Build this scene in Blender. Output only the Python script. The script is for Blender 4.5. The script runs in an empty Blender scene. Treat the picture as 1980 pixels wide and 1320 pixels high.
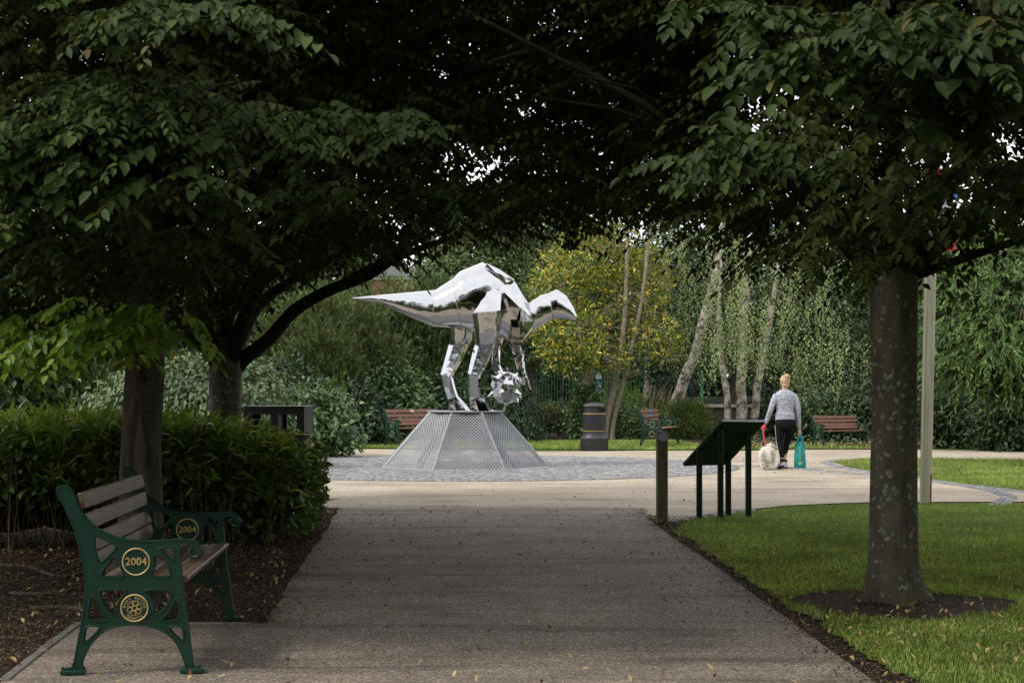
EXPOSURE = 0.85; SKY = .16; SUN = 1.4
import bpy, bmesh, math, random
import numpy as np
from mathutils import Vector, Matrix
rng = np.random.default_rng(7); random.seed(7)
C = bpy.context.scene.collection
PI = math.pi; R = math.radians
EYE = 1.45; F = 2750.0; HOR = 750.0

def gnd(px, py, z=0.0):
    """where a sight line through a photo pixel meets the ground"""
    y = F*EYE/(py-HOR); return Vector(((px-990)*y/F, y, z))
def at(px, py, y):
    return Vector(((px-990)*y/F, y, EYE-(py-HOR)*y/F))

# ---------------------------------------------------------------- objects
def tag(o, label=None, cat=None, group=None, kind=None):
    if label: o['label'] = label
    if cat: o['category'] = cat
    if group: o['group'] = group
    if kind: o['kind'] = kind
    return o
def thing(name, label, cat, loc=(0, 0, 0), rz=0.0, group=None):
    o = bpy.data.objects.new(name, None); C.objects.link(o)
    o.empty_display_size = .2
    o.location = loc; o.rotation_euler = (0, 0, rz)
    return tag(o, label, cat, group)
def link(name, me, m=None, parent=None):
    o = bpy.data.objects.new(name, me); C.objects.link(o)
    if m is not None:
        me.materials.clear(); me.materials.append(m)
    if parent is not None: o.parent = parent
    return o
def copy_tree(o, parent=None):
    c = o.copy(); C.objects.link(c); c.parent = parent
    for ch in list(o.children): copy_tree(ch, c)
    return c
def quads(name, V, Fq, m, parent=None, smooth=False):
    V = np.asarray(V, dtype=np.float32).reshape(-1, 3); Fq = np.asarray(Fq, dtype=np.int32)
    k = Fq.shape[1]; n = len(Fq)
    me = bpy.data.meshes.new(name)
    me.vertices.add(len(V)); me.vertices.foreach_set('co', V.ravel())
    me.loops.add(n*k); me.loops.foreach_set('vertex_index', Fq.ravel())
    me.polygons.add(n); me.polygons.foreach_set('loop_start', np.arange(n, dtype=np.int32)*k)
    me.update(calc_edges=True); me.validate()
    if smooth: me.shade_smooth()
    return link(name, me, m, parent)

class MB:
    def __init__(s): s.v = []; s.f = []
    def add(s, vs, fs):
        b = len(s.v); s.v += [tuple(v) for v in vs]; s.f += [tuple(i+b for i in f) for f in fs]; return s
    def box(s, c, d, rot=None, taper=1.0):
        x, y, z = d[0]/2, d[1]/2, d[2]/2
        vs = [Vector((sx*x*(taper if sz > 0 else 1), sy*y*(taper if sz > 0 else 1), sz*z)) for sz in (-1, 1) for sx, sy in ((-1, -1), (1, -1), (1, 1), (-1, 1))]
        if rot is not None: vs = [rot @ v for v in vs]
        c = Vector(c)
        return s.add([v+c for v in vs], [(3, 2, 1, 0), (4, 5, 6, 7), (0, 1, 5, 4), (1, 2, 6, 5), (2, 3, 7, 6), (3, 0, 4, 7)])
    def rbox(s, c, d, b=.006, rot=None):
        """box with chamfered vertical and top edges"""
        x, y, z = d[0]/2, d[1]/2, d[2]/2; b = min(b, x*.45, y*.45, z*.45)
        def ring(ins, zz): 
            X, Y = x-ins, y-ins
            return [(X-b, -Y, zz), (X, -Y+b, zz), (X, Y-b, zz), (X-b, Y, zz), (-X+b, Y, zz), (-X, Y-b, zz), (-X, -Y+b, zz), (-X+b, -Y, zz)]
        rs = [ring(b, -z), ring(0, -z+b), ring(0, z-b), ring(b, z)]
        vs = [Vector(p) for r in rs for p in r]
        if rot is not None: vs = [rot @ v for v in vs]
        c = Vector(c); fs = [tuple(reversed(range(8))), tuple(range(24, 32))]
        for k in range(3):
            for i in range(8): j = (i+1) % 8; fs.append((k*8+i, k*8+j, k*8+8+j, k*8+8+i))
        return s.add([v+c for v in vs], fs)
    def tube(s, pts, rad, n=8, caps=True, lobes=None, ell=None):
        pts = [Vector(p) for p in pts]; m = len(pts)
        if not hasattr(rad, '__len__'): rad = [rad]*m
        t0 = (pts[1]-pts[0]).normalized()
        ref = Vector((0, 1, 0)) if abs(t0.y) < .9 else Vector((1, 0, 0))
        a = t0.cross(ref).normalized(); vs = []
        for i, p in enumerate(pts):
            t = (pts[min(i+1, m-1)]-pts[max(i-1, 0)]).normalized()
            a = (a-t*a.dot(t)).normalized(); b = t.cross(a)
            for k in range(n):
                th = 2*PI*k/n; r = rad[i]*(lobes(i, th) if lobes else 1)
                e = ell[i] if ell else 1
                vs.append(p+a*math.cos(th)*r+b*math.sin(th)*r*e)
        fs = []
        for i in range(m-1):
            for k in range(n):
                l = (k+1) % n; fs.append((i*n+k, i*n+l, i*n+n+l, i*n+n+k))
        if caps: fs += [tuple(reversed(range(n))), tuple(range((m-1)*n, m*n))]
        return s.add(vs, fs)
    def lathe(s, prof, n=24, c=(0, 0, 0), skip=None):
        vs = []; fs = []
        for r, z in prof:
            for k in range(n): vs.append((c[0]+r*math.cos(2*PI*k/n), c[1]+r*math.sin(2*PI*k/n), c[2]+z))
        for i in range(len(prof)-1):
            for k in range(n):
                if skip and skip(i, k): continue
                l = (k+1) % n; fs.append((i*n+k, i*n+l, i*n+n+l, i*n+n+k))
        return s.add(vs, fs)
    def ball(s, c, r, n=12, m=8, rot=None):
        rx, ry, rz = (r, r, r) if not hasattr(r, '__len__') else r
        vs = [Vector((0, 0, -rz))]; fs = []
        for i in range(1, m):
            ph = PI*i/m
            for k in range(n): vs.append(Vector((rx*math.sin(ph)*math.cos(2*PI*k/n), ry*math.sin(ph)*math.sin(2*PI*k/n), -rz*math.cos(ph))))
        vs.append(Vector((0, 0, rz))); top = len(vs)-1
        for k in range(n): l = (k+1) % n; fs.append((0, 1+l, 1+k)); fs.append((top, top-n+k, top-n+l))
        for i in range(m-2):
            for k in range(n): l = (k+1) % n; fs.append((1+i*n+k, 1+i*n+l, 1+i*n+n+l, 1+i*n+n+k))
        if rot is not None: vs = [rot @ v for v in vs]
        c = Vector(c); return s.add([v+c for v in vs], fs)
    def rings(s, rs, close=True):
        n = len(rs[0]); vs = [p for r in rs for p in r]; fs = []
        for i in range(len(rs)-1):
            for k in range(n): l = (k+1) % n; fs.append((i*n+k, i*n+l, i*n+n+l, i*n+n+k))
        if close: fs += [tuple(reversed(range(n))), tuple(range((len(rs)-1)*n, len(rs)*n))]
        return s.add(vs, fs)
    def mesh(s, name, smooth=None):
        me = bpy.data.meshes.new(name); me.from_pydata(s.v, [], s.f); me.update()
        bm = bmesh.new(); bm.from_mesh(me); bmesh.ops.recalc_face_normals(bm, faces=bm.faces); bm.to_mesh(me); bm.free()
        if smooth:
            me.shade_smooth()
            if smooth < 180: me.set_sharp_from_angle(angle=R(smooth))
        return me
    def build(s, name, m, parent=None, smooth=None):
        return link(name, s.mesh(name, smooth), m, parent)

def evald(o, name):
    dg = bpy.context.evaluated_depsgraph_get(); dg.update()
    me = bpy.data.meshes.new_from_object(o.evaluated_get(dg)); me.name = name
    d = o.data; bpy.data.objects.remove(o)
    return me
def fused(name, mb, voxel, m, parent=None, it=4):
    o = link('tmp', mb.mesh('tmp'))
    md = o.modifiers.new('r', 'REMESH'); md.mode = 'VOXEL'; md.voxel_size = voxel
    sm = o.modifiers.new('s', 'SMOOTH'); sm.iterations = it; sm.factor = .5
    me = evald(o, name); me.shade_smooth()
    return link(name, me, m, parent)
def plate(outer, holes, thick, bevel=.003):
    """2D outline with holes -> mesh in the local XY plane"""
    cu = bpy.data.curves.new('tmp', 'CURVE'); cu.dimensions = '2D'; cu.fill_mode = 'BOTH'
    cu.extrude = thick/2-bevel; cu.bevel_depth = bevel; cu.bevel_resolution = 1; cu.offset = -bevel
    for pts in [outer]+holes:
        sp = cu.splines.new('POLY'); sp.points.add(len(pts)-1); sp.use_cyclic_u = True
        for p, q in zip(sp.points, pts): p.co = (q[0], q[1], 0, 1)
    o = bpy.data.objects.new('tmp', cu); C.objects.link(o)
    return evald(o, 'plate')
def text_mesh(body, size, ext, align='CENTER', off=0.0):
    cu = bpy.data.curves.new('tmp', 'FONT'); cu.body = body; cu.size = size; cu.extrude = ext
    cu.align_x = align; cu.align_y = 'CENTER'; cu.offset = off; cu.resolution_u = 3
    o = bpy.data.objects.new('tmp', cu); C.objects.link(o)
    return evald(o, 'text')
def merge_mesh(mb, me, M4):
    mb.add([M4 @ v.co for v in me.vertices], [tuple(p.vertices) for p in me.polygons])
def smoothpoly(pts, it=2):
    for _ in range(it):
        q = []
        for i in range(len(pts)):
            a, b = pts[i], pts[(i+1) % len(pts)]
            q.append((a[0]*.75+b[0]*.25, a[1]*.75+b[1]*.25)); q.append((a[0]*.25+b[0]*.75, a[1]*.25+b[1]*.75))
        pts = q
    return pts
def spline(pts, k=6):
    """Catmull-Rom through 3D points"""
    P = [Vector(p) for p in pts]; P = [P[0]*2-P[1]]+P+[P[-1]*2-P[-2]]; out = []
    for i in range(1, len(P)-2):
        for j in range(k):
            t = j/k; a, b, c, d = P[i-1], P[i], P[i+1], P[i+2]
            out.append(.5*((2*b)+(c-a)*t+(2*a-5*b+4*c-d)*t*t+(3*b-a-3*c+d)*t**3))
    out.append(P[-2]); return out
def interp(vals, k, n):
    x = np.linspace(0, len(vals)-1, n); return list(np.interp(x, range(len(vals)), vals))

# ---------------------------------------------------------------- materials
def nt(name):
    m = bpy.data.materials.new(name); m.use_nodes = True; t = m.node_tree; t.nodes.clear()
    out = t.nodes.new('ShaderNodeOutputMaterial'); return m, t, out
def nd(t, kind, **kw):
    n = t.nodes.new('ShaderNode'+kind)
    for k, v in kw.items():
        if k[0] == 'i' and k[1:].isdigit(): n.inputs[int(k[1:])].default_value = v
        else: setattr(n, k, v)
    return n
def ramp(t, fac, stops, mode='LINEAR'):
    r = nd(t, 'ValToRGB'); r.color_ramp.interpolation = mode; e = r.color_ramp.elements
    while len(e) < len(stops): e.new(.5)
    for el, (p, c) in zip(e, stops): el.position = p; el.color = (*c, 1) if len(c) == 3 else c
    t.links.new(fac, r.inputs[0]); return r.outputs[0]
def mixc(t, fac, a, b, mode='MIX'):
    m = nd(t, 'Mix', data_type='RGBA', blend_type=mode)
    for s, v in ((0, fac), (6, a), (7, b)):
        if hasattr(v, 'is_linked'): t.links.new(v, m.inputs[s])
        else: m.inputs[s].default_value = v if s == 0 else (*v, 1)
    return m.outputs[2]
def noise(t, scale, detail=4, coord='Object', stretch=(1, 1, 1), rough=.6, kind='Noise'):
    tc = nd(t, 'TexCoord'); mp = nd(t, 'Mapping'); mp.inputs['Scale'].default_value = stretch
    t.links.new(tc.outputs[coord], mp.inputs[0])
    n = nd(t, 'Tex'+kind); t.links.new(mp.outputs[0], n.inputs['Vector']); n.inputs['Scale'].default_value = scale
    if kind == 'Noise': n.inputs['Detail'].default_value = detail; n.inputs['Roughness'].default_value = rough
    return n
def surf(name, stops, scale=6, rough=.7, metal=0, bump=0, bscale=40, stretch=(1, 1, 1), detail=5, spec=.5, coat=0, dirt=None, bdist=.01):
    """principled with a noise-driven colour ramp and bump"""
    m, t, out = nt(name); p = nd(t, 'BsdfPrincipled'); t.links.new(p.outputs[0], out.inputs[0])
    if isinstance(stops[0], (int, float)): stops = [(.3, tuple(c*.86 for c in stops)), (.7, tuple(min(1, c*1.12) for c in stops))]
    n = noise(t, scale, detail, stretch=stretch); col = ramp(t, n.outputs[0], stops)
    if dirt:
        dn = noise(t, dirt[0], 6); f = ramp(t, dn.outputs[0], [(dirt[1], (0, 0, 0)), (dirt[1]+.12, (1, 1, 1))]); col = mixc(t, f, col, dirt[2])
    t.links.new(col, p.inputs['Base Color'])
    p.inputs['Roughness'].default_value = rough; p.inputs['Metallic'].default_value = metal
    p.inputs['Specular IOR Level'].default_value = spec; p.inputs['Coat Weight'].default_value = coat
    if bump:
        bn = noise(t, bscale, 5, stretch=stretch); b = nd(t, 'Bump'); b.inputs['Strength'].default_value = bump; b.inputs['Distance'].default_value = bdist
        t.links.new(bn.outputs[0], b.inputs['Height']); t.links.new(b.outputs[0], p.inputs['Normal'])
    return m
def leafmat(name, stops, transl=.3, rough=.5, clump=.8, var=.35, spec=.35, tint=(1.25, 1.2, .5)):
    m, t, out = nt(name); p = nd(t, 'BsdfPrincipled'); tr = nd(t, 'BsdfTranslucent'); mx = nd(t, 'MixShader')
    g = nd(t, 'NewGeometry'); col = ramp(t, g.outputs['Random Per Island'], stops)
    n = noise(t, clump, 3); v = ramp(t, n.outputs[0], [(.3, (1-var,)*3), (.7, (1+var,)*3)])
    col = mixc(t, 1.0, col, v, 'MULTIPLY'); t.links.new(col, p.inputs['Base Color'])
    tc = mixc(t, 1.0, col, tint, 'MULTIPLY'); t.links.new(tc, tr.inputs[0])
    p.inputs['Roughness'].default_value = rough; p.inputs['Specular IOR Level'].default_value = spec
    mx.inputs[0].default_value = transl
    t.links.new(p.outputs[0], mx.inputs[1]); t.links.new(tr.outputs[0], mx.inputs[2]); t.links.new(mx.outputs[0], out.inputs[0])
    return m

# ---------------------------------------------------------------- leaves
def unit(a): return a/np.maximum(np.linalg.norm(a, axis=-1, keepdims=True), 1e-9)
def leaves(name, P, D, N, L, W, m, parent=None, fold=.18, simple=False, curl=.12):
    n = len(P); L = np.broadcast_to(np.asarray(L, float), (n,))[:, None]; W = np.broadcast_to(np.asarray(W, float), (n,))[:, None]
    D = unit(D); S = unit(np.cross(D, N)); N = np.cross(S, D)
    if simple:
        V = np.stack([P, P+D*L*.42+S*W*.5, P+D*L, P+D*L*.42-S*W*.5], 1)
        Fq = np.arange(n*4).reshape(n, 4)
    else:
        up = N*W*fold
        V = np.stack([P, P+D*L*.24+S*W*.40+up, P+D*L*.6+S*W*.43+up-N*L*curl*.3, P+D*L-N*L*curl, P+D*L*.6-S*W*.43+up-N*L*curl*.3, P+D*L*.24-S*W*.40+up], 1)
        b = (np.arange(n)*6)[:, None]
        Fq = np.concatenate([b+np.array([[0, 1, 2, 3]]), b+np.array([[0, 3, 4, 5]])], 1).reshape(-1, 4)
    return quads(name, V, Fq, m, parent)
def sph(n):
    v = rng.normal(size=(n, 3)); return unit(v)
def clumps(blobs, n, per, rc, front=.7, lo=.55, hi=1.04, flat=.7):
    """leaf positions in clumps over the outer part of ellipsoids; returns points and outward directions"""
    B = np.array([b for b in blobs], float); w = (B[:, 3]*B[:, 5]+B[:, 4]*B[:, 5]+B[:, 3]*B[:, 4]); w /= w.sum()
    bi = rng.choice(len(B), n, p=w); u = sph(n)
    fl = (rng.random(n) < front) & (u[:, 1] > 0); u[fl, 1] *= -1
    r = lo+(hi-lo)*rng.random(n)**.6
    c = B[bi, :3]+u*B[bi, 3:6]*r[:, None]
    q = rng.normal(size=(n, per, 3))*np.array([1, 1, flat])*(rc*rng.uniform(.6, 1.3, n))[:, None, None]*.55
    P = (c[:, None, :]+q).reshape(-1, 3)
    O = unit(np.repeat(u, per, 0)*.8+unit(q.reshape(-1, 3))*.6)
    return P, O
def foliage(name, blobs, n, per, rc, L, W, m, parent=None, droop=.3, jit=.7, simple=True, front=.7, lo=.55, hi=1.04, flat=.7, zmin=.02, keep=None, upn=.6):
    P, O = clumps(blobs, n, per, rc, front, lo, hi, flat)
    k = P[:, 2] > zmin
    if keep is not None: k &= keep(P)
    P, O = P[k], O[k]; n = len(P)
    D = unit(O*.7+sph(n)*jit+np.array([0, 0, -droop])); N = unit(O*.6+sph(n)*.6+np.array([0, 0, upn]))
    return leaves(name, P, D, N, L*rng.uniform(.7, 1.25, n), W*rng.uniform(.75, 1.2, n), m, parent, simple=simple)
def tufts(name, blobs, n, per, k, rc, L, W, m, parent=None, up=.7, front=.8, lo=.6, zmin=.1, spread=.55):
    """needle tufts pointing up and out"""
    P, O = clumps(blobs, n, per, rc, front, lo, 1.04, 1.0)
    q = P[:, 2] > zmin; P, O = P[q], O[q]
    ax = unit(O*.6+np.array([0, 0, up])+sph(len(P))*.25)
    P = np.repeat(P, k, 0); ax = np.repeat(ax, k, 0)
    s = rng.random(len(P))[:, None]*L*1.6
    D = unit(ax+sph(len(P))*spread); P = P+ax*s*.8
    return leaves(name, P, D, sph(len(P)), L*rng.uniform(.7, 1.2, len(P)), W, m, parent, simple=True)
# ================================================================ camera, light
cam = bpy.data.cameras.new('camera'); co = bpy.data.objects.new('camera', cam); C.objects.link(co)
co.location = (0, 0, EYE); co.rotation_euler = (R(90), 0, 0)
cam.sensor_width = 36; cam.lens = F*36/1980; cam.shift_y = 90/1980; cam.clip_end = 600; cam.clip_start = .05
bpy.context.scene.camera = co
sc = bpy.context.scene
sc.view_settings.view_transform = 'Standard'; sc.view_settings.look = 'None'; sc.view_settings.exposure = EXPOSURE; sc.view_settings.gamma = 1
sc.cycles.max_bounces = 7; sc.cycles.transparent_max_bounces = 4; sc.cycles.diffuse_bounces = 4
sc.cycles.use_denoising = True

SUN_EL, SUN_AZ = 46, 248     # degrees; azimuth of the sun measured clockwise from +Y
w = bpy.data.worlds.new('World'); sc.world = w; w.use_nodes = True
t = w.node_tree; bg = t.nodes['Background']
sky = nd(t, 'TexSky', sky_type='NISHITA', sun_disc=False, sun_elevation=R(SUN_EL), sun_rotation=R(SUN_AZ))
tc = nd(t, 'TexCoord'); mp = nd(t, 'Mapping'); mp.inputs['Scale'].default_value = (1, 1, 2.2); t.links.new(tc.outputs['Generated'], mp.inputs[0])
cn = nd(t, 'TexNoise'); cn.inputs['Scale'].default_value = 2.3; cn.inputs['Detail'].default_value = 7; t.links.new(mp.outputs[0], cn.inputs['Vector'])
cf = ramp(t, cn.outputs[0], [(.30, (.45,)*3), (.50, (1, 1, 1))])
cb = ramp(t, cn.outputs[0], [(.35, (7.1, 7.05, 7.1)), (.75, (4.9, 4.85, 4.95))])
t.links.new(mixc(t, cf, sky.outputs[0], cb), bg.inputs[0]); bg.inputs[1].default_value = SKY
sl = bpy.data.lights.new('sun', 'SUN'); sl.energy = SUN; sl.angle = R(12); sl.color = (1, .95, .87)
so = bpy.data.objects.new('sun', sl); C.objects.link(so)
az = R(SUN_AZ); el = R(SUN_EL)
so.rotation_euler = Vector((math.sin(az)*math.cos(el), math.cos(az)*math.cos(el), math.sin(el))).to_track_quat('Z', 'Y').to_euler()

# ================================================================ ground
def sheet(name, pts, z, m):
    me = bpy.data.meshes.new(name); me.from_pydata([(p[0], p[1], z) for p in pts], [], [tuple(range(len(pts)))]); me.update()
    if me.polygons[0].normal.z < 0: me.flip_normals()
    return tag(link(name, me, m), kind='structure')
def gp(l): return [tuple(gnd(*p)[:2]) for p in l]

M_soil = surf('soil', [(.25, (.016, .011, .007)), (.5, (.040, .027, .018)), (.75, (.09, .063, .043))], scale=38, rough=.95, bump=1.0, bscale=70, detail=8, spec=.15, bdist=.03)
M_turf = surf('turf', [(.3, (.03, .055, .012)), (.7, (.08, .14, .028))], scale=9, rough=.95, bump=.6, bscale=60, spec=.1)

def aggregate(name, base, light, dark, big):
    """bound gravel: speckled stones, weathered patches and hairline dark streaks running across the path"""
    m, t, out = nt(name); p = nd(t, 'BsdfPrincipled'); t.links.new(p.outputs[0], out.inputs[0])
    v = noise(t, 120, kind='Voronoi'); rr = nd(t, 'SeparateColor'); t.links.new(v.outputs['Color'], rr.inputs[0])
    c = ramp(t, rr.outputs[0], [(.0, dark), (.3, base), (.7, base), (.86, light), (1, tuple(min(1, x*1.25) for x in light))])
    n = noise(t, big, 6); f = ramp(t, n.outputs[0], [(.3, (.72, .71, .71)), (.65, (1.10, 1.09, 1.06))]); c = mixc(t, 1, c, f, 'MULTIPLY')
    s = noise(t, .9, 8, stretch=(.42, 3.2, 1), rough=.68); f2 = ramp(t, s.outputs[0], [(.50, (1, 1, 1)), (.57, (.82, .81, .80)), (.66, (.5, .49, .48))]); c = mixc(t, 1, c, f2, 'MULTIPLY')
    t.links.new(c, p.inputs['Base Color']); p.inputs['Roughness'].default_value = .8; p.inputs['Specular IOR Level'].default_value = .25
    b = nd(t, 'Bump'); b.inputs['Strength'].default_value = .7; b.inputs['Distance'].default_value = .006
    t.links.new(v.outputs['Distance'], b.inputs['Height']); t.links.new(b.outputs[0], p.inputs['Normal']); return m
M_path = aggregate('path_aggregate', (.205, .172, .140), (.40, .35, .29), (.095, .076, .060), 1.7)
M_plaza = aggregate('plaza_aggregate', (.37, .315, .245), (.54, .47, .38), (.22, .18, .14), .6)

sheet('ground', [(-170, -120), (170, -120), (170, 220), (-170, 220)], 0, M_turf)
# soil of the hedge bed on the left, from behind the bench to the plaza
bayx = [gnd(7, 1320), gnd(80, 1262), gnd(153, 1207), gnd(260, 1204), gnd(350, 1206), gnd(450, 1205), gnd(512, 1207), gnd(534, 1172), gnd(555, 1140), gnd(591, 1082), gnd(618, 1045), gnd(640, 1010), gnd(652, 985)]
edgeL = []
for i in range(len(bayx)-1):
    for k in range(8):
        p = bayx[i].lerp(bayx[i+1], k/8); j = .008 if i < 6 else .016
        edgeL.append((p.x+random.uniform(-j, j), p.y+random.uniform(-j, j)))
nearL = [(-2.1, 5.2), (-1.95, -30)]
sheet('soil_bed', [(-14, -30), (-1.95, -30), (-2.3, 5.2)]+edgeL+[(-2.0, 17.2), (-4, 17.6), (-14, 17.8)], .006, M_soil)
edgeR = gp([(1245, 985), (1252, 1003), (1300, 1040), (1340, 1066), (1400, 1108), (1455, 1150), (1520, 1196), (1600, 1256), (1690, 1320), (1780, 1386)])
path_poly = [tuple(p) for p in edgeL[::1]]
sheet('path', [(-2.0, -60), (2.1, -60), (2.1, 5)]+edgeR[::-1]+[(edgeR[0][0], 17.05), (-2.02, 17.1)]+edgeL[::-1]+[(-2.35, 5.2)], .012, M_path)
# plaza
near_lawn_top = gp([(1318, 1018), (1352, 1006), (1400, 998), (1450, 991), (1520, 984), (1600, 980), (1700, 978), (1850, 977), (1985, 977)])
plaza = [(-13, 17.25), (-4, 17.3), (-2.0, 17.05), (edgeR[0][0], 17.02)]+gp([(1252, 1003)])+gp([(1310, 1008), (1352, 1001), (1400, 993), (1450, 986), (1520, 979), (1600, 975), (1700, 972), (1985, 971)])+[(14, 17.9), (26, 18.4), (26, 31.5)]
plaza += gp([(1980, 874), (1800, 870.5), (1650, 870), (1550, 870), (1500, 871), (1440, 872), (1330, 872), (1240, 872), (1150, 873), (1040, 873), (900, 871), (740, 869), (590, 869)])+[(-13, 33.2)]
sheet('plaza', plaza, .014, M_plaza)
# soil strip between path and near lawn, and the far beds
strip = [(p[0], p[1]) for p in edgeR]+[(2.2, 4.5)]+gp([(1840, 1345), (1700, 1270), (1600, 1200), (1520, 1150), (1400, 1070), (1340, 1020)])+gp([(1352, 1004), (1300, 1006)])
sheet('soil_strip', strip, .009, M_soil)
sheet('far_soil_bed', gp([(1395, 871), (1530, 867), (1700, 866), (1985, 869)])+[(30, 33), (30, 60), (4, 60)], .016, M_soil)
sheet('shrub_soil_bed', [(-30, 37), (-5, 37), (-3, 37.5), (0, 37), (2, 38), (4, 38), (4, 60), (-30, 60)], .016, M_soil)

M_sett = surf('granite_sett', [(.25, (.20, .205, .21)), (.5, (.34, .345, .35)), (.75, (.47, .475, .48))], scale=14, rough=.75, bump=.35, bscale=60, dirt=(3.2, .6, (.12, .125, .09)), spec=.3)
M_joint = surf('sett_joint', (.13, .125, .10), scale=20, rough=.95)
CX, CY = -.86, 26.06
RX, RY = 4.95, 4.15
sheet('sett_joint_bed', [(CX+(RX+.05)*math.cos(a), CY+(RY+.05)*math.sin(a)) for a in np.linspace(0, 2*PI, 90)[:-1]], .018, M_joint)
# stone setts in rings round the plinth, each slightly tilted
V = []; Fq = []; nb = 0
s = .14
while s < 1.0:
    a_, b_ = RX*s, RY*s; per = PI*(3*(a_+b_)-math.sqrt((3*a_+b_)*(a_+3*b_))); n = max(8, int(per/.125)); off = random.random()
    for k in range(n):
        th = 2*PI*(k+off)/n; cx = CX+a_*math.cos(th); cy = CY+b_*math.sin(th)
        if (cx-CX)**2+(cy-CY)**2 < 1.45**2: continue
        tx, ty = -a_*math.sin(th), b_*math.cos(th); l = math.hypot(tx, ty); tx /= l; ty /= l; hx, hy = per/n/2-.008, .0465
        rz = random.uniform(-.1, .1); tx, ty = tx*math.cos(rz)-ty*math.sin(rz), tx*math.sin(rz)+ty*math.cos(rz)
        z0 = .03+random.uniform(-.004, .006); g1, g2 = random.uniform(-.08, .08), random.uniform(-.08, .08)
        for sx, sy, sh, z in [(-1, -1, 1, -.02), (1, -1, 1, -.02), (1, 1, 1, -.02), (-1, 1, 1, -.02), (-1, -1, .78, 0), (1, -1, .78, 0), (1, 1, .78, 0), (-1, 1, .78, 0)]:
            ux, uy = sx*hx*(sh if z == 0 else 1), sy*hy*(sh if z == 0 else 1)
            V.append((cx+tx*ux-ty*uy, cy+ty*ux+tx*uy, z0+z+(g1*ux+g2*uy if z == 0 else 0)))
        for f in ((4, 5, 6, 7), (0, 1, 5, 4), (1, 2, 6, 5), (2, 3, 7, 6), (3, 0, 4, 7)): Fq.append([i+nb for i in f])
        nb += 8
    s += .104/((RX+RY)/2)
def island_mat(name, stops, **k):
    m = surf(name, stops, **k); t = m.node_tree; p = [n for n in t.nodes if n.type == 'BSDF_PRINCIPLED'][0]
    l = p.inputs['Base Color'].links[0].from_socket; g = nd(t, 'NewGeometry')
    t.links.new(mixc(t, 1, l, ramp(t, g.outputs['Random Per Island'], [(0, (.72, .72, .74)), (1, (1.2, 1.19, 1.17))]), 'MULTIPLY'), p.inputs['Base Color']); return m
M_setts = island_mat('granite_setts', [(.3, (.16, .163, .165)), (.7, (.31, .31, .312))], scale=9, rough=.75, bump=.4, bscale=50, spec=.3)
tag(quads('cobbles', V, Fq, M_setts), kind='structure')
# single rows of setts marking curves across the plaza and edging lawns
def sett_rows(line, rows, name, m=M_setts, w=.10, l=.14):
    V = []; Fq = []; nb = 0; line = spline([(p[0], p[1], 0) for p in line], 24)
    for r in range(rows):
        acc = 0; prev = line[0]
        for p in line[1:]:
            d = p-prev; acc += d.length
            if acc >= l:
                acc = 0; tdir = d.normalized(); nn = Vector((-tdir.y, tdir.x, 0)); c = p+nn*(r-(rows-1)/2)*(w+.012)
                hx, hy = l/2-.008+random.uniform(-.006, .002), w/2; z0 = .028+random.uniform(-.003, .004)
                for z, k in ((0, 1), (z0, .85)):
                    for sx, sy in ((-1, -1), (1, -1), (1, 1), (-1, 1)): q = c+tdir*sx*hx*k+nn*sy*hy*k; V.append((q.x, q.y, z))
                for f in ((4, 5, 6, 7), (0, 1, 5, 4), (1, 2, 6, 5), (2, 3, 7, 6), (3, 0, 4, 7)): Fq.append([i+nb for i in f])
                nb += 8
            prev = p
    return tag(quads(name, V, Fq, m), kind='structure')
far_lawn = gp([(1622, 893), (1612, 895), (1640, 904), (1690, 913), (1730, 921), (1800, 931), (1900, 942), (1990, 951)])
sett_rows(gp([(1400, 902), (1450, 903), (1520, 906), (1560, 909), (1620, 915), (1700, 921), (1780, 928), (1860, 940), (1920, 951), (1950, 962), (1940, 972), (1925, 980)]), 2, 'sett_line')
sett_rows(gp([(1640, 892), (1608, 893), (1596, 896), (1620, 904), (1680, 914), (1740, 924), (1810, 934), (1900, 944), (1990, 954)]), 2, 'sett_edging')
sett_rows(gp([(1255, 1009), (1310, 1009), (1352, 1001), (1400, 993), (1450, 986)]), 1, 'sett_kerb', M_setts, .12, .22)
# concrete edging of the paved bay by the bench
M_conc = surf('concrete_edging', [(.3, (.10, .092, .08)), (.7, (.19, .175, .15))], scale=12, rough=.9, bump=.5, bscale=50, dirt=(5, .55, (.05, .045, .03)))
kb = MB()
for a, b in zip(bayx[:3], bayx[1:3]):
    d = b-a; n = max(1, int(d.length/.45))
    for i in range(n):
        c = a.lerp(b, (i+.5)/n); kb.rbox((c.x, c.y, .004), (d.length/n-.012, .06, .034), .008, Matrix.Rotation(math.atan2(d.y, d.x), 3, 'Z'))
tag(kb.build('path_edging', M_conc), kind='structure')

# lawns: a turf sheet each, then real blades on top
def wob(pts, a=.05, n=10):
    out = []
    for i in range(len(pts)-1):
        for k in range(n):
            u = k/n; out.append((pts[i][0]*(1-u)+pts[i+1][0]*u+random.uniform(-a, a), pts[i][1]*(1-u)+pts[i+1][1]*u+random.uniform(-a, a)))
    return out+[pts[-1]]
lawnL = wob(gp([(1300, 1032), (1345, 1050), (1370, 1075), (1412, 1100), (1445, 1128), (1490, 1150), (1530, 1184), (1590, 1205), (1608, 1228), (1640, 1250), (1700, 1290), (1780, 1325), (1850, 1360)]), .035)
lawn1 = lawnL+[(2.9, 5.5), (3.2, -40), (60, -40), (60, 12), (12, 17.3)]+wob(near_lawn_top[::-1], .03, 6)
sheet('near_lawn', lawn1, .018, M_turf)
lawn2 = wob(far_lawn, .03, 8)+[(8.5, 19.9), (16, 19), (16, 28), (11.6, 28.2)]+gp([(1985, 891), (1850, 889), (1750, 888.5), (1680, 888)])
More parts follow.
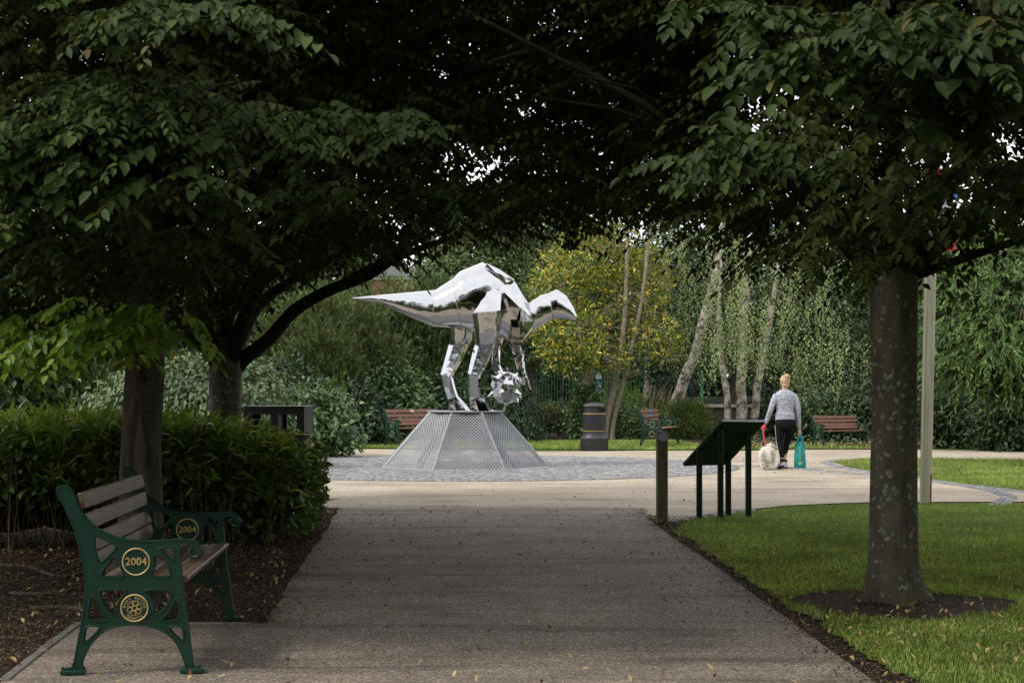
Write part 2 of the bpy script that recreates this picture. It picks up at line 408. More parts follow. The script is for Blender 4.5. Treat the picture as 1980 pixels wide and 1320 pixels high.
sheet('far_lawn', lawn2, .018, M_turf)
stripL = [(-13, 33.1)]+gp([(590, 868), (660, 867), (740, 867), (900, 868), (1040, 869.5), (1150, 870), (1235, 871), (1330, 870), (1390, 869)])+[(4.4, 38.2), (-13, 38.6)]
sheet('far_grass_strip', stripL, .018, M_turf)
stripR = gp([(1395, 871), (1530, 868.5), (1700, 869), (1760, 869)])+gp([(1760, 866), (1700, 863.5), (1600, 861), (1540, 861)])
sheet('right_grass_strip', stripR, .022, M_turf)
tc_ = gnd(1742, 1174); circ = [(tc_.x+.72*math.cos(a)*(1+.10*math.sin(3*a+1)+.06*math.sin(7*a))*random.uniform(.95, 1.04), tc_.y+.60*math.sin(a)*(1+.10*math.sin(3*a+1)+.06*math.sin(7*a))*random.uniform(.95, 1.04)) for a in np.linspace(0, 2*PI, 60)[:-1]]
sheet('tree_pit', circ, .024, M_soil)

def inside(P, poly):
    x, y = P[:, 0], P[:, 1]; r = np.zeros(len(P), bool); n = len(poly)
    for i in range(n):
        x1, y1 = poly[i]; x2, y2 = poly[(i+1) % n]
        if y1 == y2: continue
        c = ((y1 > y) != (y2 > y)) & (x < (x2-x1)*(y-y1)/(y2-y1)+x1); r ^= c
    return r
def scatter(poly, n, box=None, avoid=None):
    poly = [tuple(p[:2]) for p in poly]; xs = [p[0] for p in poly]; ys = [p[1] for p in poly]
    b = box or (min(xs), min(ys), max(xs), max(ys))
    P = np.stack([rng.uniform(b[0], b[2], n), rng.uniform(b[1], b[3], n)], 1)
    k = inside(P, poly)
    if avoid is not None: k &= ~inside(P, avoid)
    return P[k]
def blades(name, P, h, wd, m, zb=.018, lean=.35):
    n = len(P); P3 = np.concatenate([P, np.full((n, 1), zb)], 1)
    D = unit(np.array([0, 0, 1.0])+sph(n)*lean); N = sph(n); N[:, 2] *= .2
    S = unit(np.cross(D, N)); L = (h*rng.uniform(.5, 1.3, n))[:, None]; bend = unit(sph(n)*np.array([1, 1, 0]))*L*.35
    V = np.stack([P3-S*wd, P3+S*wd, P3+D*L*.6+S*wd*.7+bend*.3, P3+D*L+bend], 1)
    return tag(quads(name, V, np.arange(n*4).reshape(n, 4), m), kind='stuff')
G = [(0, (.13, .17, .032)), (.25, (.20, .28, .052)), (.6, (.29, .38, .08)), (.85, (.38, .45, .13)), (1, (.48, .45, .24))]
M_grass = leafmat('grass_blades', G, transl=.3, rough=.6, clump=1.1, var=.42, tint=(1.1, 1.15, .5))
P = scatter(lawn1, 560000, (1.3, 5.0, 9.5, 18), circ); dens = np.clip((17.5-P[:, 1])/9, .25, 1); P = P[rng.random(len(P)) < dens]
P = P[np.abs(P[:, 0]) < .45*P[:, 1]+1.2]
tag(blades('grass', P, .034, .0018, M_grass), label='short mown green grass of the near lawn', cat='grass')
P = scatter(lawn2, 60000, (4, 19, 10.5, 29.5)); tag(blades('grass', P, .05, .004, M_grass), label='bright green grass of the crescent lawn beyond the pale post', cat='grass')
P = scatter(stripL, 60000, (-6.5, 33, 4.8, 38.5)); tag(blades('grass', P, .07, .006, M_grass), label='green grass strip in front of the far shrubs', cat='grass')
P = scatter(stripR, 5000); tag(blades('grass', P, .06, .006, M_grass, .022), label='thin grass verge before the right hand bench', cat='grass')

# mulch chips and twigs on the bare soil
M_chip = leafmat('mulch_chips', [(0, (.014, .009, .006)), (.4, (.055, .035, .021)), (.75, (.13, .088, .056)), (1, (.26, .19, .125))], transl=0, rough=.9, clump=2, var=.3, spec=.15)
def chips(P, z, L, W, name='mulch'):
    n = len(P); P3 = np.concatenate([P, z+rng.uniform(0, .012, (n, 1))], 1); D = sph(n); D[:, 2] *= .3; N = unit(np.array([0, 0, 1.0])+sph(n)*.5)
    return leaves(name, P3, D, N, L*rng.uniform(.3, 1.6, n), W*rng.uniform(.5, 1.4, n), M_chip, simple=True)
pit = scatter(circ, 7000); st = scatter(strip, 60000, (1.2, 6.8, 4.2, 16), lawn1)
bl = scatter([(-7, 5.8)]+[tuple(bayx[0][:2])]+edgeL+[(-2.0, 17.2), (-7, 17)], 130000, (-5, 5.8, -1.2, 17))
bl = bl[(bl[:, 0] > -.38*bl[:, 1]-.2)]
eP = []
for ed_, sg in ((edgeL[44:], 1), (edgeR, -1)):
    for i in range(len(ed_)-1):
        m_ = 40 if sg > 0 else 330
        u_ = rng.random(m_)[:, None]; eP.append(np.array(ed_[i])*(1-u_)+np.array(ed_[i+1])*u_+np.stack([sg*rng.exponential(.09, m_)-.03*sg, rng.normal(size=m_)*.03], 1))
eP = np.concatenate(eP)
tag(chips(np.concatenate([pit, st, bl, eP[rng.random(len(eP)) < .8]]), .012, .03, .008), 'dark brown bark mulch and twigs over the bare soil beside the path', 'mulch', kind='stuff')

# fallen leaves
M_fall = leafmat('fallen_leaf', [(0, (.12, .06, .03)), (.3, (.28, .17, .07)), (.55, (.46, .33, .13)), (.8, (.60, .48, .22)), (1, (.24, .17, .11))], transl=.15, rough=.6, clump=3, var=.15)
def fallen(P, z, s):
    n = len(P); P3 = np.concatenate([P, z+rng.uniform(.002, .014, (n, 1))], 1); D = sph(n); D[:, 2] = np.abs(D[:, 2])*.25; N = unit(np.array([0, 0, 1.0])+sph(n)*.35)
    return leaves('fallen_leaves', P3, D, N, s*rng.uniform(.5, 1.15, n), s*.5*rng.uniform(.6, 1.1, n), M_fall, fold=.5, curl=-.35)
lf = scatter(lawn1, 3600, (1.3, 7.0, 6, 17)); lf = lf[rng.random(len(lf)) < .62*np.exp(-((lf[:, 0]-2.3)/2.2)**2)*np.clip((15.5-lf[:, 1])/5, 0, 1)]
pf = scatter([(-2.2, 6)]+[(2.2, 5)]+edgeR[::-1]+[(2.0, 17)]+[(-2, 17)]+edgeL[::-1], 560, (-2.3, 6.5, 2.6, 17.5))
sf = scatter(strip, 2300, (1.2, 6.8, 4.2, 16), lawn1); lb = scatter([(-7, 5.8)]+[tuple(bayx[0][:2])]+edgeL+[(-2.0, 17.2), (-7, 17)], 1500, (-5, 6, -1.2, 17))
zf = scatter(plaza, 160, (-5, 17, 9, 30))
tag(fallen(np.concatenate([lf, pf, sf, pit[:30], lb, zf]), .022, .048), 'yellow and brown autumn leaves scattered over path, soil and lawn', 'fallen leaves', kind='stuff')
farf = scatter([(5.5, 34.2), (15, 33.6), (15, 37), (5.5, 37)], 1500)
tag(fallen(farf, .02, .09), 'dull brown fallen leaves on the soil under the far right trees', 'fallen leaves', kind='stuff')
# ================================================================ materials for built things
M_green = surf('green_cast_iron', [(.25, (.004, .026, .016)), (.7, (.008, .042, .026))], scale=5, rough=.34, bump=.35, bscale=70, spec=.5, dirt=(14, .68, (.02, .05, .038)), bdist=.004)
M_gold = surf('gold_paint', [(.3, (.42, .30, .11)), (.7, (.66, .52, .25))], scale=30, rough=.45, metal=.3, bump=.2, bscale=80, bdist=.002)
M_slat = surf('brown_slat', [(.25, (.055, .026, .014)), (.5, (.10, .052, .030)), (.72, (.19, .135, .10))], scale=7, rough=.42, bump=.25, bscale=30, stretch=(6, .6, 6), spec=.5, bdist=.004)
M_slatr = surf('red_brown_slat', [(.3, (.13, .052, .030)), (.7, (.22, .10, .065))], scale=6, rough=.5, bump=.2, bscale=30, stretch=(6, .6, 6))
M_blue = surf('blue_enamel', (.05, .16, .55), rough=.4)
M_paleplq = surf('pale_brass', (.62, .50, .30), rough=.4)
M_black = surf('black_plastic', [(.3, (.010, .010, .012)), (.7, (.020, .020, .023))], scale=6, rough=.42, bump=.08, bscale=60)
M_grey_pl = surf('dark_grey_plastic', [(.3, (.012, .013, .015)), (.7, (.021, .022, .026))], scale=5, rough=.45, bump=.1, bscale=60)
M_void = surf('dark_inside', (.003, .003, .003), rough=.9)
M_goldline = surf('gold_line', (.45, .30, .06), rough=.45)

# ---------------------------------------------------------------- park bench
BS = .00086
def bpt(x, y): return ((x-115)*BS, (1300-y)*BS)
OUT = [(115,1300),(115,1276),(150,1264),(180,1262),(196,1215),(215,1110),(235,1010),(252,900),(260,820),(260,770),(252,700),(240,635),(223,555),(200,470),(172,395),(142,325),(112,270),(95,238),(93,215),(108,201),(132,197),(158,208),(182,238),(200,280),(222,330),(252,382),(298,430),(350,465),(400,490),(460,510),(530,522),(620,526),(720,522),(820,516),(866,520),(898,536),(916,560),(921,590),(912,607),(895,600),(893,580),(880,560),(858,548),(830,546),(810,556),(799,578),(799,620),(806,680),(815,760),(824,860),(834,950),(850,1050),(862,1150),(872,1225),(880,1268),(925,1280),(942,1286),(942,1308),(806,1308),(808,1284),(838,1270),(832,1235),(812,1185),(785,1125),(745,1078),(695,1045),(640,1024),(595,1014),(480,1011),(420,1024),(360,1050),(310,1092),(272,1142),(246,1195),(232,1238),(238,1262),(256,1272),(256,1300)]
HOLES = [[(300,500),(332,494),(428,540),(438,566),(352,648),(328,645),(316,600)],
 [(343,732),(352,700),(400,628),(436,600),(452,606),(450,652),(480,712),(476,734)],
 [(650,606),(682,600),(722,640),(748,700),(747,737),(622,736),(654,680)],
 [(686,562),(768,556),(772,636),(752,644),(690,578)],
 [(337,812),(347,800),(490,803),(494,822),(452,870),(436,905),(432,950),(418,958),(378,920),(350,870)],
 [(598,806),(750,806),(753,850),(736,892),(700,932),(662,958),(648,950),(648,900),(632,855),(598,824)],
 [(268,985),(270,950),(285,850),(302,840),(322,865),(346,930),(388,968),(380,988)],
 [(696,992),(704,975),(750,920),(776,858),(796,858),(810,990)],
 [(256,1014),(338,1014),(338,1040),(258,1114),(244,1106)],
 [(736,1020),(820,1018),(826,1112),(808,1114),(740,1046)]]
def smooth_hole(h): return smoothpoly(h, 2)
out2 = smoothpoly([bpt(*p) for p in OUT], 1); holes2 = [smooth_hole([bpt(*p) for p in h]) for h in HOLES]
pl = plate(out2, holes2, .026, .004)
TO3 = Matrix(((1, 0, 0, 0), (0, 0, -1, 0), (0, 1, 0, 0), (0, 0, 0, 1)))      # plate XY -> world XZ
def frame_mesh(name):
    mb = MB(); merge_mesh(mb, pl, TO3)
    for s_ in (-1, 1):
        for h in holes2:
            mb.tube([(p[0], s_*.013, p[1]) for p in h]+[(h[0][0], s_*.013, h[0][1])], .0052, 6, caps=False)
        ol = [p for p in out2 if p[1] > .02]
        mb.tube([(p[0], s_*.012, p[1]) for p in ol], .0048, 6)
    sp = []
    for i in range(26):
        a = -.35+i*.36; r = .036*(1-i/30); c = bpt(884, 587); sp.append((c[0]+r*math.cos(a), 0, c[1]-r*math.sin(a)))
    mb.tube(sp, [.013]*18+[.012, .011, .010, .009, .009, .009, .010, .011], 10)
    for cx in (185, 872): c = bpt(cx, 1292); mb.rbox((c[0], 0, .014), (.12, .07, .026), .006)
    for x in (130, 915): c = bpt(x, 1280); mb.tube([(c[0], -.02, .02), (c[0], -.02, .042)], .007, 6)
    me = mb.mesh(name, 40); return me
def ring_mesh(c, r, tr, y, n=48):
    mb = MB(); mb.tube([(c[0]+r*math.cos(2*PI*k/n), y, c[1]+r*math.sin(2*PI*k/n)) for k in range(n+1)], tr, 8, caps=False); return mb
c1, c2 = bpt(550, 643), bpt(541, 914)
def year_mesh(y, flip):
    mb = MB()
    merge_mesh(mb, text_mesh('2004', .054, .003, off=.0008), Matrix.Translation((c1[0], y, c1[1])) @ (TO3 if not flip else Matrix.Rotation(PI, 4, 'Z') @ TO3)); return mb.mesh('year_lettering')
def crest_mesh(y, flip):
    mb = MB(); base = Matrix.Translation((c2[0], y, c2[1])) @ (TO3 if not flip else Matrix.Rotation(PI, 4, 'Z') @ TO3)
    def arc(word, a0, a1, r, inner):
        for i, ch in enumerate(word):
            if ch == ' ': continue
            a = a0+(a1-a0)*i/(len(word)-1); M4 = base @ Matrix.Translation((r*math.cos(a), r*math.sin(a), 0)) @ Matrix.Rotation(a-PI/2 if not inner else a+PI/2, 4, 'Z')
            merge_mesh(mb, text_mesh(ch, .0175, .002, off=.0003), M4)
    arc('BURY METRO', R(172), R(8), .0515, False); arc('COUNCIL', R(228), R(312), .0515, True)
    def tb(pts, r): mb.tube([base @ Vector(p) for p in pts], r, 6, caps=False)
    n = 40; tb([(.037*math.cos(2*PI*k/n), .037*math.sin(2*PI*k/n), 0) for k in range(n+1)], .0013)
    for k in range(6):                                                  # six loops round a six-pointed opening
        a = k*PI/3+.3; L = []
        for j in range(13):
            q = 2*PI*j/12; rr = .021+.0095*math.cos(q); tt = .0085*math.sin(q)*(1.3+.5*math.cos(q)); L.append((rr*math.cos(a)-tt*math.sin(a), rr*math.sin(a)+tt*math.cos(a), .001))
        tb(L[1:12], .0024)
        b = a+PI/3; tb([(.0125*math.cos(a), .0125*math.sin(a), .001), (.0125*math.cos(b), .0125*math.sin(b), .001)], .0018)
    return mb.mesh('crest_lettering')
FR = frame_mesh('end_frame'); YR = {s_: year_mesh(s_*.0145, s_ > 0) for s_ in (-1, 1)}; CRM = {s_: crest_mesh(s_*.0145, s_ > 0) for s_ in (-1, 1)}
R1 = {s_: ring_mesh(c1, .0665, .0042, s_*.015).mesh('medallion_ring', 60) for s_ in (-1, 1)}; R2 = {s_: ring_mesh(c2, .0665, .0042, s_*.015).mesh('medallion_ring', 60) for s_ in (-1, 1)}
DM = []
for c in (c1, c2):
    disc = MB(); n = 40; disc.rings([[(c[0]+.066*math.cos(2*PI*k/n), y, c[1]+.066*math.sin(2*PI*k/n)) for k in range(n)] for y in (-.0145, .0145)]); DM.append(disc.mesh('medallion', 40))
def make_bench(L, label, slat_m, plaques=None, letters=True):
    t = thing('park_bench', label, 'bench')
    for y, nm in ((0, 'end_frame'), (L, 'end_frame')):
        f = link('end_frame', FR, M_green, t); f.location.y = y
        for d_ in DM: link('medallion', d_, M_green, f)
        for s_ in ((-1, 1) if letters else (-1,)):
            link('medallion_ring', R1[s_], M_gold, f); link('medallion_ring', R2[s_], M_gold, f)
            if letters: link('year_lettering', YR[s_], M_gold, f); link('crest_lettering', CRM[s_], M_gold, f)
    for i, (zx, zy) in enumerate([(212, 290), (238, 415), (262, 545), (285, 640)]):
        u, z = bpt(zx, zy); ang = R(-14 - i*2)
        mb = MB(); mb.rbox((0, 0, 0), (.026, L-.02, .084), .006)
        s_ = mb.build('back_slat', slat_m, t); s_.location = (u+.012, L/2, z); s_.rotation_euler = (0, ang, 0)
        if plaques and i < plaques[0]:
            pb = MB(); pb.rbox((.015, plaques[1]*L, 0), (.004, .11, .05), .001); q = pb.build('plaque', plaques[2], s_)
    for i in range(4):
        mb = MB(); mb.rbox((0, 0, 0), (.112, L-.02, .028), .007)
        s_ = mb.build('seat_slat', slat_m, t); s_.location = (bpt(370+i*136, 0)[0], L/2, .468-.008*abs(i-1.6)+(.012 if i == 3 else 0))
    st = MB(); st.tube([(.35, 0.0, .40), (.35, L, .40)], .012, 8); st.build('tie_rod', M_green, t)
    return t
nb = make_bench(1.62, 'green cast iron bench with brown slats and gold 2004 medallions, nearest the camera', M_slat)
p0 = gnd(118, 1308); nb.location = (p0.x, p0.y, .012); nb.rotation_euler = (0, 0, R(3.9))
bb = make_bench(1.6, 'green framed bench with red brown slats standing left of the silver sculpture', M_slatr, (1, .0, M_paleplq), letters=False)
p0 = gnd(741, 866); bb.location = (p0.x, p0.y, .02); bb.rotation_euler = (0, 0, R(-48)); GRP = 'green and brown benches round the far edge of the plaza'; bb['group'] = GRP
b2 = copy_tree(bb); tag(b2, 'green bench turned sideways with small blue plaques, beside the round black bin', group=GRP)
for ch in list(b2.children):
    for q in list(ch.children):
        if q.name.startswith('plaque'): bpy.data.objects.remove(q)
bs = sorted([c for c in b2.children if c.name.startswith('back_slat')], key=lambda o: -o.location.z)
for s_ in bs[:2]:
    pb = MB(); pb.rbox((.016, 0, 0), (.004, .20, .05), .001); pb.build('plaque', M_blue, s_)
p0 = gnd(1232, 867); b2.location = (p0.x, p0.y, .02); b2.rotation_euler = (0, 0, R(-20))
b3 = copy_tree(bb); tag(b3, 'bench with dull brown slats on the verge behind the walking woman', group=GRP)
for ch in list(b3.children):
    for q in list(ch.children):
        if q.name.startswith('plaque'): bpy.data.objects.remove(q)
p0 = gnd(1568, 864); b3.location = (p0.x, p0.y, .02); b3.rotation_euler = (0, 0, R(-66)); b3.scale = (.82,)*3
b4 = copy_tree(bb); tag(b4, 'bench almost hidden behind the grassy hedge at the left edge', group=GRP)
b4.location = (-9.9, 27.6, .0); b4.rotation_euler = (0, 0, R(-85))

# ---------------------------------------------------------------- timber marker post with a metal disc
M_timber = surf('mossy_timber', [(.25, (.07, .056, .036)), (.55, (.14, .125, .058)), (.8, (.23, .21, .11))], scale=6, rough=.85, bump=.5, bscale=24, stretch=(5, 5, .5), dirt=(2.2, .55, (.05, .065, .012)))
t = thing('marker_post', 'short square mossy timber post with round metal disc near its top', 'post', (gnd(1280, 1013).x, gnd(1280, 1013).y, .012), R(4))
mb = MB(); mb.rbox((0, 0, .49), (.112, .112, .98), .008); mb.build('timber', M_timber, t)
M_disc = surf('grey_metal_disc', (.38, .40, .45), rough=.5, bump=.2, bscale=60)
mb = MB(); mb.rings([[(.0+.050*math.cos(a), y, .925+.050*math.sin(a)) for a in np.linspace(0, 2*PI, 29)[:-1]] for y in (-.055, -.064)])
mb.ball((-.047, -.062, .925), .006, 6, 4); mb.ball((.047, -.062, .925), .006, 6, 4); mb.build('disc', M_disc, t)
tag(t)
# ---------------------------------------------------------------- reading board seen from behind
M_dkgreen = surf('dark_green_paint', [(.3, (.006, .016, .011)), (.7, (.011, .026, .018))], scale=5, rough=.4, bump=.06, bscale=80)
M_edge = surf('weathered_edge', [(.3, (.05, .045, .03)), (.7, (.11, .10, .07))], scale=8, rough=.8, bump=.3, bscale=60)
M_panel = surf('faded_panel', (.4, .38, .3), rough=.5)
M_alu = surf('pale_metal_edge', (.36, .38, .42), rough=.45)
A = at(1398, 816, 15.55); B = at(1478, 817, 15.72); Cc = at(1323, 899, 15.86); Dd = at(1405, 897, 16.03)
ctr = (A+B+Cc+Dd)/4; t = thing('reading_board', 'dark green sloping visitor board seen from behind on four posts', 'information board', (ctr.x, ctr.y, .012))
def quadslab(mb, cs, th):
    n = (cs[1]-cs[0]).cross(cs[3]-cs[0]).normalized()
    if n.z < 0: n = -n
    o = Vector((ctr.x, ctr.y, .012)); return mb.rings([[c-o for c in cs], [c-o+n*th for c in cs]]), n
mb, nn = quadslab(MB(), [A, B, Dd, Cc], .028); mb.build('board', M_dkgreen, t)
o = Vector((ctr.x, ctr.y, .012))
mb = MB()
for a, b in ((A, Cc), (Cc, Dd), (B, Dd)):
    d = (b-a).normalized(); mb.tube([a-o+nn*.014, b-o+nn*.014], .018, 4)
mb.build('board_edge', M_edge, t)
mb = MB(); mb.tube([A-o+nn*.016-(B-A)*.02, B-o+nn*.016+(B-A)*.02], .019, 4); mb.build('top_trim', M_alu, t)
mb, _ = quadslab(MB(), [A.lerp(Dd, .06)+nn*.029, B.lerp(Cc, .06)+nn*.029, Dd.lerp(A, .06)+nn*.029, Cc.lerp(B, .06)+nn*.029], .003); mb.build('panel_face', M_panel, t)
pn = (B-A).cross(Cc-A)
for px, pyb, d in ((1352, 1004, 15.75), (1393, 1006, 15.6), (1408, 1002, 15.95), (1447, 1003, 15.78)):
    b = at(px, 800, d); zt = A.z-(pn.x*(b.x-A.x)+pn.y*(b.y-A.y))/pn.z-.006
    mb = MB(); mb.rbox((b.x-o.x, b.y-o.y, zt/2-.01), (.062, .062, zt), .005, ); mb.build('leg', M_dkgreen, t)
# ---------------------------------------------------------------- round litter bin
g0 = gnd(1148, 871); t = thing('litter_bin', 'round black litter bin with two gold bands on the grass edge', 'litter bin', (g0.x, g0.y-.25, .016))
mb = MB(); mb.lathe([(0, 0), (.318, 0), (.325, .02), (.322, .29), (.30, .312), (.292, .34), (.272, .378), (.270, .43), (0, .43)], 40); mb.build('base', M_grey_pl, t, 30)
mb = MB(); mb.lathe([(0, .43), (.266, .43), (.266, .85), (0, .85)], 40); mb.build('body', M_black, t, 30)
for z in (.452, .842):
    mb = MB(); mb.lathe([(.268, z-.006), (.2705, z-.005), (.2705, z+.005), (.268, z+.006)], 40); mb.build('gold_band', M_goldline, t, 30)
mb = MB(); mb.lathe([(.26, .85), (.252, .862), (.250, .885), (.250, .975), (.250, 1.0)], 40, skip=lambda i, k: i == 2 and 32 <= k <= 36); mb.build('hood', M_grey_pl, t, 30)
mb = MB(); mb.lathe([(.225, .86), (.225, .99)], 40); mb.build('opening', M_void, t)  # near-black cylinder paints the shade inside the bin
mb = MB(); mb.lathe([(.25, 1.0), (.266, 1.0), (.272, 1.015), (.268, 1.03), (.22, 1.062), (.12, 1.092), (.0, 1.10)], 40); mb.build('lid', M_grey_pl, t, 30)
# ---------------------------------------------------------------- double litter bin behind the hedge
D0 = 18.0; xl, xr = at(470, 800, D0).x, at(590, 800, D0).x; H = at(0, 789, D0).z; Wd = xr-xl; dep = .42
t = thing('double_litter_bin', 'square black double litter bin with open slots behind the hedge', 'litter bin', ((xl+xr)/2, D0, .012), R(-7))
gz = at(0, 839, D0).z
mb = MB(); mb.rbox((0, dep/2, (gz-.02)/2), (Wd, dep, gz-.02), .006); mb.build('body', M_black, t)
mb = MB(); mb.rbox((0, -.002, gz-.006), (Wd+.004, .008, .026), .002); mb.build('gold_band', M_goldline, t)
z0 = gz+.008; hh = H-z0
for nm, y in (('front_panel', .0), ('rear_panel', dep-.02)):
    mb = MB(); xs = [-Wd/2, -Wd/2+.10, -.05, .05, Wd/2-.10, Wd/2]
    for a, b in ((0, 1), (2, 3), (4, 5)): mb.box(((xs[a]+xs[b])/2, y+.01, z0+hh/2), (xs[b]-xs[a], .02, hh))
    for a, b in ((1, 2), (3, 4)): mb.box(((xs[a]+xs[b])/2, y+.0102, H-.045), (xs[b]-xs[a], .0196, .09))
    mb.build(nm, M_black, t)
for x in (-Wd/2+.008, 0, Wd/2-.008): mb = MB(); mb.box((x, dep/2, z0+hh/2), (.014, dep-.045, hh)); mb.build('divider', M_black, t)
mb = MB(); mb.rbox((0, dep/2, H+.008), (Wd+.03, dep+.05, .018), .004); mb.build('top', M_grey_pl, t)
# ---------------------------------------------------------------- tall pale post with a flag
M_post = surf('pale_weathered_wood', [(.25, (.26, .235, .17)), (.5, (.50, .46, .35)), (.8, (.66, .62, .48))], scale=3, rough=.85, bump=.4, bscale=16, stretch=(6, 6, .35), dirt=(4, .62, (.12, .115, .085)))
g0 = gnd(1789, 976); t = thing('flag_post', 'tall pale weathered square post behind the right hand tree', 'post', (g0.x, g0.y, .014), R(6))
t.rotation_euler = (0, R(1.3), R(6))
mb = MB(); mb.rbox((0, 0, 2.4), (.115, .115, 4.8), .012); mb.build('timber', M_post, t)
M_rust = surf('rust_stain', (.25, .12, .05), rough=.9)
mb = MB(); mb.rbox((.045, -.059, .19), (.02, .004, .36), .001); mb.build('rusty_strip', M_rust, t)
fl = thing('flag', 'small red white and blue flag showing through the leaves by the tall post', 'flag', (g0.x+.13, g0.y-.25, 3.9))
for nm, m, z, dx in (('blue_cloth', surf('blue_cloth', (.05, .10, .5), rough=.8), -.05, .05), ('white_cloth', surf('white_cloth', (.75, .75, .8), rough=.8), -.28, .05), ('red_cloth', surf('red_cloth', (.6, .02, .03), rough=.8), .12, .05), ('red_tail', bpy.data.materials['red_cloth'], -.72, .03)):
    mb = MB(); rs = []
    for i in range(9):
        zz = z+(.22 if 'tail' not in nm else .1)*(i/8-.5); rs.append([(dx+(j-4)*.035+.02*math.sin(i), .03*math.sin(j*1.7+i*.4)+k*.004, zz) for k, js in ((0, range(9)), (1, range(8, -1, -1))) for j in js])
    mb.rings(rs); mb.build(nm, m, fl, 60)

# ================================================================ silver sculpture and its plinth
ZS = .009455
def sp(zx, zy, dep=0.0): return Vector(((660+zx/3.882-907)*ZS, dep, (795-(480+zy/3.882))*ZS))
def chrome(name, strength=.12, sc_=2.2, tint=(.50, .505, .52), rough=.045):
    m, t, out = nt(name); p = nd(t, 'BsdfPrincipled'); t.links.new(p.outputs[0], out.inputs[0])
    p.inputs['Metallic'].default_value = 1; n0 = noise(t, 6, 4)
    t.links.new(ramp(t, n0.outputs[0], [(.3, tuple(c*.93 for c in tint)), (.7, tint)]), p.inputs['Base Color'])
    n = noise(t, 40, 3); t.links.new(ramp(t, n.outputs[0], [(.3, (rough,)*3), (.8, (rough*2.4,)*3)]), p.inputs['Roughness'])
    b = nd(t, 'Bump'); b.inputs['Strength'].default_value = strength; b.inputs['Distance'].default_value = .25
    n2 = noise(t, sc_, 2); t.links.new(n2.outputs[0], b.inputs['Height']); t.links.new(b.outputs[0], p.inputs['Normal']); return m
M_chrome = chrome('polished_steel'); M_chrome2 = chrome('crumpled_steel', .08, 3.5)
M_seam = chrome('dull_weld', .2, 30, (.42, .38, .33), .35)
sx0 = (907-990)*26.06/F
dino = thing('dinosaur_sculpture', 'mirror polished steel dinosaur sculpture standing on the mesh plinth', 'sculpture', (sx0, 26.06, 1.035))
def body_rings(rs, n=28, kk=5, up=1.25):
    A_ = np.array(rs, float); m = len(A_); xs = np.linspace(0, m-1, (m-1)*kk+1)
    out = []
    for x in xs:
        r = [np.interp(x, range(m), A_[:, j]) for j in range(A_.shape[1])]
        T = sp(r[0], r[1]); B_ = sp(r[2], r[3]); w_ = r[4]; ring = []
        for k in range(n):
            th = 2*PI*k/n; a = math.cos(th); f = (1-a)/2; s_ = math.sin(th)
            q = abs(s_)**((r[5] if len(r) > 5 else up) if a > 0 else .8)
            p = T.lerp(B_, f); ring.append((p.x, -w_*q*(1 if s_ > 0 else -1), p.z))
        out.append(ring)
    return out
def ring_tube(mb, ring, r=.006): mb.tube(ring+[ring[0]], r, 5, caps=False)
tail = [(80, 374, 84, 380, .008), (290, 352, 300, 418, .07), (430, 340, 432, 484, .13), (705, 315, 690, 592, .26)]
back = [(705, 315, 690, 592, .26), (835, 232, 905, 606, .37)]
trunk = [(835, 232, 905, 606, .37, 1.2), (890, 176, 990, 628, .42, 1.25), (1062, 105, 1100, 640, .44, 1.2), (1180, 182, 1200, 665, .44, .6), (1300, 250, 1270, 712, .40, .35), (1362, 352, 1375, 690, .32, .4), (1408, 414, 1440, 622, .19, .9)]
neck = [(1408, 414, 1440, 622, .19), (1500, 354, 1522, 574, .145), (1562, 338, 1592, 528, .12)]
head = [(1562, 336, 1590, 532, .125), (1618, 311, 1622, 530, .15), (1690, 358, 1684, 532, .125), (1742, 440, 1728, 545, .085), (1768, 508, 1758, 546, .035)]
def sect(name, rs, m, kk=5, up=1.25, sm=22):
    mb = MB(); mb.rings(body_rings(rs, kk=kk, up=up)); return mb.build(name, m, dino, sm)
sect('tail', tail, M_chrome, 4, 1.1); sect('rump', back, M_chrome, 3, 1.2); sect('torso', trunk, M_chrome, 1, 1.45, 30); sect('neck', neck, M_chrome, 1, 1.2, 26); hd = sect('head', head, M_chrome, 1, 1.2, 20)
mb = MB()
for r_ in (tail[-1], trunk[0], neck[0], head[0]): ring_tube(mb, body_rings([r_, r_], kk=1)[0], .007)
mb.build('weld_seam', M_seam, dino, 60)
# faceted ridge plates high on the near shoulder
def poly_plate(name, pts, apex, m, parent=dino, back_=.12):
    """a faceted shell: rim points pulled to an apex"""
    mb = MB(); rim = [sp(*p) for p in pts]; bk = [p+Vector((0, back_, 0)) for p in rim]; n = len(rim)
    mb.add([sp(*apex)]+rim+bk, [(0, 1+i, 1+(i+1) % n) for i in range(n)]+[(1+i, 1+n+i, 1+n+(i+1) % n, 1+(i+1) % n) for i in range(n)]+[tuple(range(1+n, 1+2*n))[::-1]])
    return mb.build(name, m, parent)
def limb(name, secs, m, n=8, parent=dino, smooth=None):
    mb = MB(); rs = []
    for lx, ly, rx, ry, dc, hd_ in secs:
        a = sp(lx, ly, dc); b = sp(rx, ry, dc); c = (a+b)/2; h = (b-a)/2
        rs.append([c+h*math.cos(2*PI*k/n)+Vector((0, hd_*math.sin(2*PI*k/n), 0)) for k in range(n)])
    mb.rings(rs); return mb.build(name, m, parent, smooth)
def leg(dx, dz, dc, th_secs, sh_secs, ft_secs, arc):
    th = limb('leg', th_secs, M_chrome2, 6)
    limb('shank', sh_secs, M_chrome, 8, th, 35); limb('foot', ft_secs, M_chrome, 8, th, 35)
    return th
